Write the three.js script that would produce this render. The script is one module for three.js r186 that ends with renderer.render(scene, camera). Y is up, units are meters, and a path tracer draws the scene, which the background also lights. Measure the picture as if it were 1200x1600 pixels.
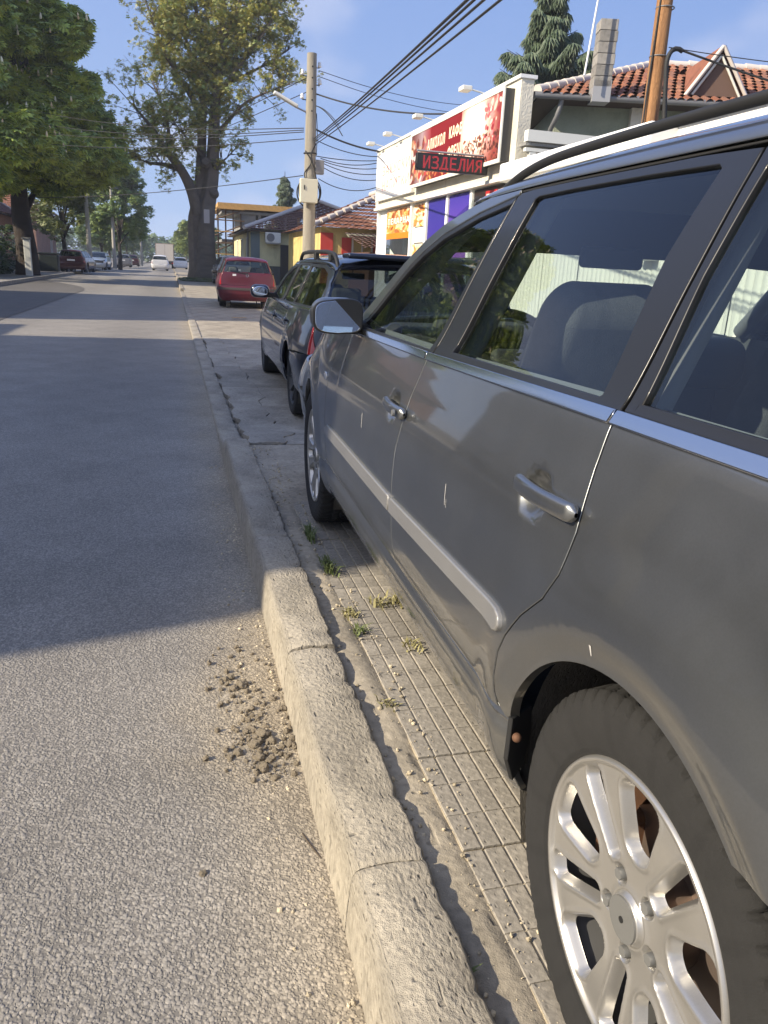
import * as THREE from 'three';
import { mergeVertices } from 'three/addons/utils/BufferGeometryUtils.js';
import { RoundedBoxGeometry } from 'three/addons/geometries/RoundedBoxGeometry.js';

// ---------------------------------------------------------------- camera, sky, sun, exposure
const scene = new THREE.Scene();
const V = (x, y, z) => new THREE.Vector3(x, y, z);
const EYE = V(0, 1.1468, 0);
const YAW = 0.27333, PITCH = 0.30606, ROLL = 0.05051;
const camera = new THREE.PerspectiveCamera(2 * Math.atan(800 / 1195.1) * 180 / Math.PI, 0.75, 0.05, 3000);
{
  const f = V(Math.sin(YAW) * Math.cos(PITCH), -Math.sin(PITCH), -Math.cos(YAW) * Math.cos(PITCH));
  const r = V(Math.cos(YAW), 0, Math.sin(YAW)), u = r.clone().cross(f);
  const r2 = r.clone().multiplyScalar(Math.cos(ROLL)).addScaledVector(u, Math.sin(ROLL));
  const u2 = u.clone().multiplyScalar(Math.cos(ROLL)).addScaledVector(r, -Math.sin(ROLL));
  camera.position.copy(EYE);
  camera.quaternion.setFromRotationMatrix(new THREE.Matrix4().makeBasis(r2, u2, f.clone().negate()));
  camera.updateMatrixWorld(true);
}
// a photo pixel gives a direction; the depth z it is met at comes from the ground or wall there
function atZ(px, py, z) {
  const d = V((px - 600) / 1195.1, -(py - 800) / 1195.1, -1).applyQuaternion(camera.quaternion);
  return EYE.clone().addScaledVector(d, z / d.z);
}
const renderer = new THREE.WebGLRenderer({ antialias: true });
renderer.toneMapping = THREE.LinearToneMapping;
renderer.toneMappingExposure = 1.66;
renderer.shadowMap.enabled = true;

const SUN_EL = 30 * Math.PI / 180, SUN_AZ = 13 * Math.PI / 180;
const LIGHT = V(Math.cos(SUN_EL) * Math.cos(SUN_AZ), -Math.sin(SUN_EL), -Math.cos(SUN_EL) * Math.sin(SUN_AZ));
const sun = new THREE.DirectionalLight(new THREE.Color(1, 0.88, 0.69), 4.8);
sun.position.copy(LIGHT).multiplyScalar(-90).add(V(0, 0, -20));
sun.target.position.set(0, 0, -20);
sun.castShadow = true;
sun.shadow.mapSize.set(4096, 4096);
Object.assign(sun.shadow.camera, { left: -70, right: 70, top: 60, bottom: -60, near: 1, far: 250 });
scene.add(sun, sun.target);

// ---------------------------------------------------------------- random numbers and noise
function rng(seed) { let a = seed >>> 0; return () => { a = (a + 0x6D2B79F5) | 0; let t = Math.imul(a ^ (a >>> 15), 1 | a); t = (t + Math.imul(t ^ (t >>> 7), 61 | t)) ^ t; return ((t ^ (t >>> 14)) >>> 0) / 4294967296; }; }
function hash(x, y, z = 0) { let h = Math.imul(x | 0, 374761393) + Math.imul(y | 0, 668265263) + Math.imul(z | 0, 2147483647 ^ 0x5bd1e995); h = Math.imul(h ^ (h >>> 13), 1274126177); h = Math.imul(h ^ (h >>> 16), 2246822519); return ((h ^ (h >>> 15)) >>> 0) / 4294967296; }
const sm = (t) => t * t * (3 - 2 * t), clamp = (x, a = 0, b = 1) => Math.min(b, Math.max(a, x)), lerp = (a, b, t) => a + (b - a) * t;
const smooth = (a, b, x) => sm(clamp((x - a) / (b - a)));
function noise2(x, y, per = 0) {
  const ix = Math.floor(x), iy = Math.floor(y), fx = sm(x - ix), fy = sm(y - iy);
  const w = per ? (i) => ((i % per) + per) % per : (i) => i;
  return lerp(lerp(hash(w(ix), w(iy)), hash(w(ix + 1), w(iy)), fx), lerp(hash(w(ix), w(iy + 1)), hash(w(ix + 1), w(iy + 1)), fx), fy);
}
function noise3(x, y, z) {
  const ix = Math.floor(x), iy = Math.floor(y), iz = Math.floor(z), fx = sm(x - ix), fy = sm(y - iy), fz = sm(z - iz);
  const q = (k) => lerp(lerp(hash(ix, iy, k), hash(ix + 1, iy, k), fx), lerp(hash(ix, iy + 1, k), hash(ix + 1, iy + 1, k), fx), fy);
  return lerp(q(iz), q(iz + 1), fz);
}
function fbm(x, y, o = 4, per = 0) { let s = 0, a = 0.5, t = 0; for (let i = 0; i < o; i++) { s += a * noise2(x + i * 17 * (per ? 0 : 1), y, per); t += a; a *= 0.5; x *= 2; y *= 2; per *= 2; } return s / t; }
function curve(pts) {   // piecewise cubic through [x, y] pairs
  const n = pts.length, m = [];
  for (let i = 0; i < n; i++) {
    if (i === 0) m.push((pts[1][1] - pts[0][1]) / (pts[1][0] - pts[0][0]));
    else if (i === n - 1) m.push((pts[i][1] - pts[i - 1][1]) / (pts[i][0] - pts[i - 1][0]));
    else {
      const a = (pts[i][1] - pts[i - 1][1]) / (pts[i][0] - pts[i - 1][0]), b = (pts[i + 1][1] - pts[i][1]) / (pts[i + 1][0] - pts[i][0]);
      m.push(a * b <= 0 ? 0 : 2 * a * b / (a + b));
    }
  }
  return (x) => {
    if (x <= pts[0][0]) return pts[0][1] + m[0] * (x - pts[0][0]) * 0;
    if (x >= pts[n - 1][0]) return pts[n - 1][1];
    let i = 0; while (x > pts[i + 1][0]) i++;
    const h = pts[i + 1][0] - pts[i][0], t = (x - pts[i][0]) / h, t2 = t * t, t3 = t2 * t;
    return (2 * t3 - 3 * t2 + 1) * pts[i][1] + (t3 - 2 * t2 + t) * h * m[i] + (-2 * t3 + 3 * t2) * pts[i + 1][1] + (t3 - t2) * h * m[i + 1];
  };
}
const lin = (pts) => (x) => { if (x <= pts[0][0]) return pts[0][1] + (x - pts[0][0]); const n = pts.length; if (x >= pts[n - 1][0]) return pts[n - 1][1] + (x - pts[n - 1][0]); let i = 0; while (x > pts[i + 1][0]) i++; return lerp(pts[i][1], pts[i + 1][1], (x - pts[i][0]) / (pts[i + 1][0] - pts[i][0])); };

// ---------------------------------------------------------------- the sky: evening blue, thin cloud low down
{
  const w = 1024, h = 512, d = new Float32Array(w * h * 4), s = LIGHT.clone().negate();
  for (let j = 0; j < h; j++) for (let i = 0; i < w; i++) {
    const el = ((j + 0.5) / h - 0.5) * Math.PI, az = ((i + 0.5) / w - 0.5) * 2 * Math.PI;
    const dx = Math.cos(el) * Math.cos(az), dy = Math.sin(el), dz = Math.cos(el) * Math.sin(az);
    const k = Math.max(0, dy), t = Math.pow(1 - k, 3.2);
    let r = lerp(0.090, 0.27, t), g = lerp(0.175, 0.37, t), b = lerp(0.43, 0.55, t);
    const c = dx * s.x + dy * s.y + dz * s.z;                       // paler air towards the sun
    const glow = Math.exp((c - 1) * 2.2) * 0.34 + Math.exp((c - 1) * 12) * 0.5;
    r += glow * 1.0; g += glow * 0.92; b += glow * 0.78;
    const q = 1 / (Math.max(dy, 0.02) + 0.22);
    const cl = fbm(dx * q * 3.1 + 9, dz * q * 3.1 + 4, 6);
    const cov = smooth(0.50, 0.80, cl) * (0.06 + 0.94 * smooth(0.48, 0.14, dy)) * smooth(0, 0.06, dy) * 0.6;
    r = lerp(r, 0.45 + glow * 0.6, cov); g = lerp(g, 0.47 + glow * 0.6, cov); b = lerp(b, 0.58 + glow * 0.55, cov);
    if (dy < 0) { const f = smooth(0, -0.1, dy); r = lerp(r, 0.16, f); g = lerp(g, 0.16, f); b = lerp(b, 0.16, f); }
    d.set([r, g, b, 1], (j * w + i) * 4);
  }
  const sky = new THREE.DataTexture(d, w, h, THREE.RGBAFormat, THREE.FloatType);
  sky.mapping = THREE.EquirectangularReflectionMapping; sky.magFilter = THREE.LinearFilter; sky.minFilter = THREE.LinearFilter; sky.wrapS = THREE.RepeatWrapping;
  sky.needsUpdate = true;
  scene.background = sky; scene.environment = sky;
}
scene.fog = new THREE.FogExp2(new THREE.Color(0.75, 0.82, 0.95), 0.0007);

// ---------------------------------------------------------------- naming
const taken = new Map();
function numbered(n) { const k = taken.get(n) || 0; taken.set(n, k + 1); return k ? n + '_' + String(k).padStart(3, '0') : n; }
function tag(o, label, category, group) { o.userData.label = label; o.userData.category = category; if (group) o.userData.group = group; return o; }
function thing(name, label, category, pos = [0, 0, 0], turn = 0, group) { const o = new THREE.Group(); o.name = numbered(name); o.position.set(...pos); o.rotation.y = turn; scene.add(o); return tag(o, label, category, group); }
function part(name, geo, mat, parent, label) { const m = new THREE.Mesh(Array.isArray(geo) ? mg(geo) : geo, mat); m.name = name; m.castShadow = m.receiveShadow = true; if (label) m.userData.label = label; parent.add(m); return m; }
function solo(name, geo, mat, label, category, group) { const m = part(numbered(name), geo, mat, scene); return tag(m, label, category, group); }
function struct(name, geo, mat) { const m = part(numbered(name), geo, mat, scene); m.userData.kind = 'structure'; return m; }
function stuff(o) { o.userData.kind = 'stuff'; return o; }
function copyOf(o, pos, turn, label) { const c = o.clone(); c.name = numbered(o.name.replace(/_\d+$/, '')); c.userData = { ...o.userData }; if (label) c.userData.label = label; c.position.set(...pos); c.rotation.y = turn; scene.add(c); return c; }

// ---------------------------------------------------------------- geometry helpers (all return plain position / normal / uv geometries)
function flat(g) { const n = g.index ? g.toNonIndexed() : g; for (const k of Object.keys(n.attributes)) if (!['position', 'normal', 'uv', 'color'].includes(k)) n.deleteAttribute(k); return n; }
function mg(list) {
  list = list.map(flat);
  const hasC = list.some((g) => g.attributes.color); let n = 0; for (const g of list) n += g.attributes.position.count;
  const P = new Float32Array(n * 3), N = new Float32Array(n * 3), U = new Float32Array(n * 2), C = hasC ? new Float32Array(n * 3).fill(1) : null; let o = 0;
  for (const g of list) {
    P.set(g.attributes.position.array, o * 3); N.set(g.attributes.normal.array, o * 3);
    if (g.attributes.uv) U.set(g.attributes.uv.array, o * 2);
    if (C && g.attributes.color) C.set(g.attributes.color.array, o * 3);
    o += g.attributes.position.count;
  }
  const r = new THREE.BufferGeometry();
  r.setAttribute('position', new THREE.BufferAttribute(P, 3)); r.setAttribute('normal', new THREE.BufferAttribute(N, 3)); r.setAttribute('uv', new THREE.BufferAttribute(U, 2));
  if (C) r.setAttribute('color', new THREE.BufferAttribute(C, 3));
  return r;
}
function tint(g, c) { const n = g.attributes.position.count, a = new Float32Array(n * 3); for (let i = 0; i < n; i++) a.set(c, i * 3); g.setAttribute('color', new THREE.BufferAttribute(a, 3)); return g; }
function metreUV(g, k = 1) {   // box projection, metres
  g = flat(g); const p = g.attributes.position, n = g.attributes.normal, u = new Float32Array(p.count * 2);
  for (let i = 0; i < p.count; i++) {
    const ax = Math.abs(n.getX(i)), ay = Math.abs(n.getY(i)), az = Math.abs(n.getZ(i));
    const [a, b] = ay >= ax && ay >= az ? [p.getX(i), p.getZ(i)] : ax >= az ? [p.getZ(i), p.getY(i)] : [p.getX(i), p.getY(i)];
    u[i * 2] = a * k; u[i * 2 + 1] = b * k;
  }
  g.setAttribute('uv', new THREE.BufferAttribute(u, 2)); return g;
}
function box(w, h, d, x = 0, y = 0, z = 0, ry = 0, r = 0) {
  const g = r ? new RoundedBoxGeometry(w, h, d, 2, Math.min(r, w / 2.01, h / 2.01, d / 2.01)) : new THREE.BoxGeometry(w, h, d);
  const q = metreUV(g); if (ry) q.rotateY(ry); return q.translate(x, y, z);
}
function span(x0, x1, y0, y1, z0, z1, r = 0) { return box(x1 - x0, y1 - y0, z1 - z0, (x0 + x1) / 2, (y0 + y1) / 2, (z0 + z1) / 2, 0, r); }
function rod(a, b, r0, r1 = r0, seg = 8) {
  const d = b.clone().sub(a), L = d.length(); const g = new THREE.CylinderGeometry(r1, r0, L, seg, 1);
  g.translate(0, L / 2, 0).applyQuaternion(new THREE.Quaternion().setFromUnitVectors(V(0, 1, 0), d.normalize())).translate(a.x, a.y, a.z); return flat(g);
}
function tube(pts, r, seg = 24, rs = 6) { return flat(new THREE.TubeGeometry(new THREE.CatmullRomCurve3(pts), seg, r, rs)); }
function lathe(pts, seg = 32) { return flat(new THREE.LatheGeometry(pts.map(([a, b]) => new THREE.Vector2(a, b)), seg)); }
function extrude(poly, depth, bevel = 0) { const s = new THREE.Shape(poly.map(([a, b]) => new THREE.Vector2(a, b))); return metreUV(new THREE.ExtrudeGeometry(s, { depth, bevelEnabled: bevel > 0, bevelThickness: bevel, bevelSize: bevel, bevelSegments: 2, curveSegments: 6 })); }
// a grid surface f(i, j) -> Vector3 with uv
function sheet(nu, nv, f, uvf, colf) {
  const P = [], U = [], I = [], C = [];
  for (let j = 0; j <= nv; j++) for (let i = 0; i <= nu; i++) { const p = f(i / nu, j / nv); P.push(p.x, p.y, p.z); const q = uvf ? uvf(p, i / nu, j / nv) : [p.x, p.z]; U.push(...q); if (colf) C.push(...colf(p, i / nu, j / nv)); }
  for (let j = 0; j < nv; j++) for (let i = 0; i < nu; i++) { const a = j * (nu + 1) + i, b = a + 1, c = a + nu + 1, d = c + 1; I.push(a, b, c, b, d, c); }
  const g = new THREE.BufferGeometry(); g.setAttribute('position', new THREE.Float32BufferAttribute(P, 3)); g.setAttribute('uv', new THREE.Float32BufferAttribute(U, 2)); if (colf) g.setAttribute('color', new THREE.Float32BufferAttribute(C, 3));
  g.setIndex(I); g.computeVertexNormals(); return g;
}
function mirrorX(g) {
  g = flat(g).clone(); const p = g.attributes.position.array, n = g.attributes.normal.array, u = g.attributes.uv?.array;
  for (let i = 0; i < p.length; i += 3) { p[i] = -p[i]; n[i] = -n[i]; }
  for (let i = 0; i < p.length; i += 9) for (let k = 0; k < 3; k++) { let t = p[i + 3 + k]; p[i + 3 + k] = p[i + 6 + k]; p[i + 6 + k] = t; t = n[i + 3 + k]; n[i + 3 + k] = n[i + 6 + k]; n[i + 6 + k] = t; }
  if (u) for (let i = 0; i < u.length; i += 6) for (let k = 0; k < 2; k++) { const t = u[i + 2 + k]; u[i + 2 + k] = u[i + 4 + k]; u[i + 4 + k] = t; }
  return g;
}

// ---------------------------------------------------------------- textures and materials
function dataTex(n, f, srgb = true, m = n) {
  const d = new Uint8Array(n * m * 4);
  for (let j = 0; j < m; j++) for (let i = 0; i < n; i++) { const c = f(i, j); const o = (j * n + i) * 4; if (typeof c === 'number') d[o] = d[o + 1] = d[o + 2] = clamp(c) * 255; else { d[o] = clamp(c[0]) * 255; d[o + 1] = clamp(c[1]) * 255; d[o + 2] = clamp(c[2]) * 255; } d[o + 3] = 255; }
  const t = new THREE.DataTexture(d, n, m); t.wrapS = t.wrapT = THREE.RepeatWrapping; t.magFilter = THREE.LinearFilter; t.minFilter = THREE.LinearMipmapLinearFilter; t.generateMipmaps = true;
  if (srgb) t.colorSpace = THREE.SRGBColorSpace; t.needsUpdate = true; return t;
}
const L2S = (x) => (x <= 0.0031308 ? x * 12.92 : 1.055 * Math.pow(x, 1 / 2.4) - 0.055);
function scaled(t, m) { const c = t.clone(); c.repeat.set(1 / m, 1 / m); c.needsUpdate = true; return c; }
const std = (o) => new THREE.MeshStandardMaterial({ roughness: 0.8, ...o });
const phys = (o) => new THREE.MeshPhysicalMaterial({ roughness: 0.5, ...o });
const rgb = (r, g = r, b = r) => new THREE.Color(r, g, b);

function asphaltTex(n, stamps, seed) {   // stones of many sizes bedded in dusty binder
  const R = rng(seed), H = new Float32Array(n * n), T = new Float32Array(n * n).fill(0.5);
  for (let j = 0; j < n; j++) for (let i = 0; i < n; i++) H[j * n + i] = 0.10 + 0.22 * fbm(i / n * 180, j / n * 180, 2, 180);
  for (let s = 0; s < stamps; s++) {
    const r = 1.8 + 4.6 * Math.pow(R(), 2.2), cx = R() * n, cy = R() * n, top = 0.28 + 0.42 * R() + r * 0.05, ang = R() * 3.14, ca = Math.cos(ang), sa = Math.sin(ang), el = 0.62 + 0.38 * R(), tone = R(), q = 2 + 3 * R(), k = Math.ceil(r);
    for (let b = -k; b <= k; b++) for (let a = -k; a <= k; a++) {
      const x = (a * ca + b * sa) / r, y = (b * ca - a * sa) / (r * el), d = Math.pow(Math.pow(Math.abs(x), q) + Math.pow(Math.abs(y), q), 1 / q); if (d >= 1) continue;
      const h = top * (1 - 0.55 * d * d * d), o = ((Math.floor(cy + b) % n + n) % n) * n + ((Math.floor(cx + a) % n + n) % n); if (h > H[o]) { H[o] = h; T[o] = tone; }
    }
  }
  const bump = dataTex(n, (i, j) => H[j * n + i] * 0.95 + 0.05 * hash(i, j, 5), false);
  const col = dataTex(n, (i, j) => {
    const h = H[j * n + i], t = T[j * n + i], m = fbm(i / n * 8, j / n * 8, 4, 8), f = hash(i, j, 9);
    const l = lerp(0.13, 0.27, clamp(h * 1.25)) * (0.8 + 0.4 * t) * (0.84 + 0.32 * m) * (0.9 + 0.2 * f);
    return [L2S(l * 1.09), L2S(l), L2S(l * 0.86)];
  });
  return [col, bump];
}
const [asphC, asphB] = asphaltTex(2048, 150000, 7);
const roadMat = std({ map: scaled(asphC, 1.75), bumpMap: scaled(asphB, 1.75), bumpScale: 0.0032, roughness: 0.78, vertexColors: true });
function concreteTex(n, lo, hi, warm, seed) {
  const g = new Float32Array(n * n);
  const H = (i, j) => g[j * n + i];
  for (let j = 0; j < n; j++) for (let i = 0; i < n; i++) {
    const x = i / n, y = j / n; const a = fbm(x * 6 + seed, y * 6, 5, 6), b = fbm(x * 90, y * 90, 2, 90), c = hash(i, j, seed);
    g[j * n + i] = a * 0.5 + b * 0.35 + c * 0.15;
  }
  const pit = (i, j) => { const q = noise2(i / n * 70 + 3, j / n * 70, 70); return q > 0.84 ? (q - 0.84) * 5 : 0; };
  return [dataTex(n, (i, j) => { const l = lerp(lo, hi, clamp((H(i, j) - 0.25) * 1.9)) * (1 - pit(i, j) * 0.5); return [L2S(l * (1 + warm)), L2S(l), L2S(l * (1 - warm * 1.6))]; }), dataTex(n, (i, j) => H(i, j) - pit(i, j) * 0.6, false)];
}
const [concC, concB] = concreteTex(1024, 0.20, 0.40, 0.07, 3);
const kerbMat = std({ map: scaled(concC, 0.9), bumpMap: scaled(concB, 0.9), bumpScale: 0.010, roughness: 0.92, vertexColors: true });
const paveMat = std({ map: scaled(concC, 1.3), bumpMap: scaled(concB, 1.3), bumpScale: 0.006, roughness: 0.93, vertexColors: true });
const tileMat = std({ map: scaled(concC, 0.7), bumpMap: scaled(concB, 0.7), bumpScale: 0.003, roughness: 0.9, vertexColors: true });
const [plasC, plasB] = (() => { const n = 512, f = (i, j) => fbm(i / n * 5, j / n * 5, 5, 5), q = (i, j) => noise2(i / n * 110, j / n * 110, 110); return [dataTex(n, (i, j) => { const l = 0.72 + 0.3 * f(i, j) + 0.08 * (q(i, j) - 0.5) - 0.12 * smooth(0.6, 0.75, fbm(i / n * 9 + 5, j / n * 3, 3, 0)) * smooth(0.02, 0.15, Math.min(i, n - i) / n); return [L2S(l), L2S(l * 0.99), L2S(l * 0.97)]; }), dataTex(n, (i, j) => 0.6 * q(i, j) + 0.4 * f(i, j), false)]; })();
const plaster = (r, g, b, k = 2.4) => std({ color: rgb(r, g, b), map: scaled(plasC, k), bumpMap: scaled(plasB, k), bumpScale: 0.008, roughness: 0.92 });
// ---------------------------------------------------------------- polygon panels: a 2-D outline laid over a mapped surface, with a turned-in edge
function inside(poly, x, y) { let c = false; for (let i = 0, j = poly.length - 1; i < poly.length; j = i++) { const [xi, yi] = poly[i], [xj, yj] = poly[j]; if ((yi > y) !== (yj > y) && x < (xj - xi) * (y - yi) / (yj - yi) + xi) c = !c; } return c; }
function clipCell(poly, x0, x1, y0, y1) {
  const cut = (p, f, mix) => { const o = []; for (let i = 0; i < p.length; i++) { const a = p[i], b = p[(i + 1) % p.length], fa = f(a), fb = f(b); if (fa >= 0) o.push(a); if ((fa >= 0) !== (fb >= 0)) { const t = fa / (fa - fb); o.push([a[0] + (b[0] - a[0]) * t, a[1] + (b[1] - a[1]) * t]); } } return o; };
  let p = cut(poly, (q) => q[0] - x0); if (p.length) p = cut(p, (q) => x1 - q[0]); if (p.length) p = cut(p, (q) => q[1] - y0); if (p.length) p = cut(p, (q) => y1 - q[1]); return p;
}
function dense(poly, step) { const o = []; for (let i = 0; i < poly.length; i++) { const a = poly[i], b = poly[(i + 1) % poly.length], n = Math.max(1, Math.ceil(Math.hypot(b[0] - a[0], b[1] - a[1]) / step)); for (let k = 0; k < n; k++) o.push([lerp(a[0], b[0], k / n), lerp(a[1], b[1], k / n)]); } return o; }
function area(p) { let s = 0; for (let i = 0; i < p.length; i++) { const a = p[i], b = p[(i + 1) % p.length]; s += a[0] * b[1] - b[0] * a[1]; } return s / 2; }
function panel(poly, map, { cell = 0.03, flange = 0.012, flip = false, uv = 1, round = 0.002 } = {}) {
  if (area(poly) < 0) poly = poly.slice().reverse();
  poly = dense(poly, cell);
  const P = [], N = [], U = [], eps = 0.002, a = V(), b = V();
  const nrm = (u, v) => { const n = map(u + eps, v).sub(map(u - eps, v)).cross(map(u, v + eps).sub(map(u, v - eps))).normalize(); return flip ? n.negate() : n; };
  const cache = new Map();
  const at = (q) => { const k = q[0].toFixed(6) + ',' + q[1].toFixed(6); let r = cache.get(k); if (!r) { r = [map(q[0], q[1]), nrm(q[0], q[1])]; cache.set(k, r); } return r; };
  const tri = (x, y, z) => { const l = flip ? [x, z, y] : [x, y, z]; for (const q of l) { const [p, n] = at(q); P.push(p.x, p.y, p.z); N.push(n.x, n.y, n.z); U.push(q[0] * uv, q[1] * uv); } };
  let x0 = 1e9, x1 = -1e9, y0 = 1e9, y1 = -1e9; for (const [x, y] of poly) { x0 = Math.min(x0, x); x1 = Math.max(x1, x); y0 = Math.min(y0, y); y1 = Math.max(y1, y); }
  const i0 = Math.floor(x0 / cell), i1 = Math.ceil(x1 / cell), j0 = Math.floor(y0 / cell), j1 = Math.ceil(y1 / cell), edge = new Set();
  for (const [x, y] of dense(poly, cell / 5)) { const fi = x / cell, fj = y / cell; for (const di of [-0.02, 0.02]) for (const dj of [-0.02, 0.02]) edge.add(Math.floor(fi + di) + '_' + Math.floor(fj + dj)); }
  for (let i = i0; i < i1; i++) for (let j = j0; j < j1; j++) {
    const ax = i * cell, bx = ax + cell, ay = j * cell, by = ay + cell;
    if (edge.has(i + '_' + j)) {
      const c = clipCell(poly, ax, bx, ay, by); if (c.length < 3 || Math.abs(area(c)) < 1e-10) continue;
      const t = THREE.ShapeUtils.triangulateShape(c.map(([x, y]) => new THREE.Vector2(x, y)), []);
      for (const [p, q, r] of t) { const ar = (c[q][0] - c[p][0]) * (c[r][1] - c[p][1]) - (c[r][0] - c[p][0]) * (c[q][1] - c[p][1]); if (Math.abs(ar) < 1e-12) continue; ar > 0 ? tri(c[p], c[q], c[r]) : tri(c[p], c[r], c[q]); }
    } else if (inside(poly, ax + cell / 2, ay + cell / 2)) { tri([ax, ay], [bx, ay], [bx, by]); tri([ax, ay], [bx, by], [ax, by]); }
  }
  if (flange) {
    const n = poly.length, ring = poly.map((q, i) => {
      const p = poly[(i + n - 1) % n], r = poly[(i + 1) % n]; let tx = r[0] - p[0], ty = r[1] - p[1]; const l = Math.hypot(tx, ty) || 1; const ex = ty / l, ey = -tx / l;
      const [c, nn] = at(q); const e = map(q[0] + ex * eps, q[1] + ey * eps).sub(c); e.addScaledVector(nn, -e.dot(nn)).normalize();
      return [c, nn, e, c.clone().addScaledVector(e, round).addScaledVector(nn, -round), c.clone().addScaledVector(e, round).addScaledVector(nn, -flange)];
    });
    const quad = (a, b, c, d, na, nb, nc, nd) => { const l = flip ? [[a, na], [c, nc], [b, nb], [a, na], [d, nd], [c, nc]] : [[a, na], [b, nb], [c, nc], [a, na], [c, nc], [d, nd]]; for (const [p, m] of l) { P.push(p.x, p.y, p.z); N.push(m.x, m.y, m.z); U.push(p.z * uv, p.y * uv); } };
    for (let i = 0; i < n; i++) { const A = ring[i], B = ring[(i + 1) % n]; quad(A[0], A[3], B[3], B[0], A[1], A[2], B[2], B[1]); quad(A[3], A[4], B[4], B[3], A[2], A[2], B[2], B[2]); }
  }
  const g = new THREE.BufferGeometry(); g.setAttribute('position', new THREE.Float32BufferAttribute(P, 3)); g.setAttribute('normal', new THREE.Float32BufferAttribute(N, 3)); g.setAttribute('uv', new THREE.Float32BufferAttribute(U, 2)); return g;
}

// ---------------------------------------------------------------- ground, road, kerb, pavement
const ROAD_Y = -0.13, KERB_X = 0.30;
function atY(px, py, y) { const d = V((px - 600) / 1195.1, -(py - 800) / 1195.1, -1).applyQuaternion(camera.quaternion); return EYE.clone().addScaledVector(d, (y - EYE.y) / d.y); }
const paveY = (z) => (z > -30 ? lerp(-0.1, 0, smooth(-6.4, -4.7, z)) : lerp(-0.1, 0.02, smooth(-30, -36, z)));
const grid2 = (xs, zs, yf, colf) => sheet(xs.length - 1, zs.length - 1, (u, v) => { const x = xs[Math.round(u * (xs.length - 1))], z = zs[Math.round(v * (zs.length - 1))]; return V(x, yf(x, z), z); }, (p) => [p.x, p.z], colf);
const steps = (a, ...seg) => { const o = [a]; for (const [to, st] of seg) { const from = o[o.length - 1], n = Math.max(1, Math.round(Math.abs(to - from) / st)); for (let i = 1; i <= n; i++) o.push(from + (to - from) * i / n); } return o; };
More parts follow.
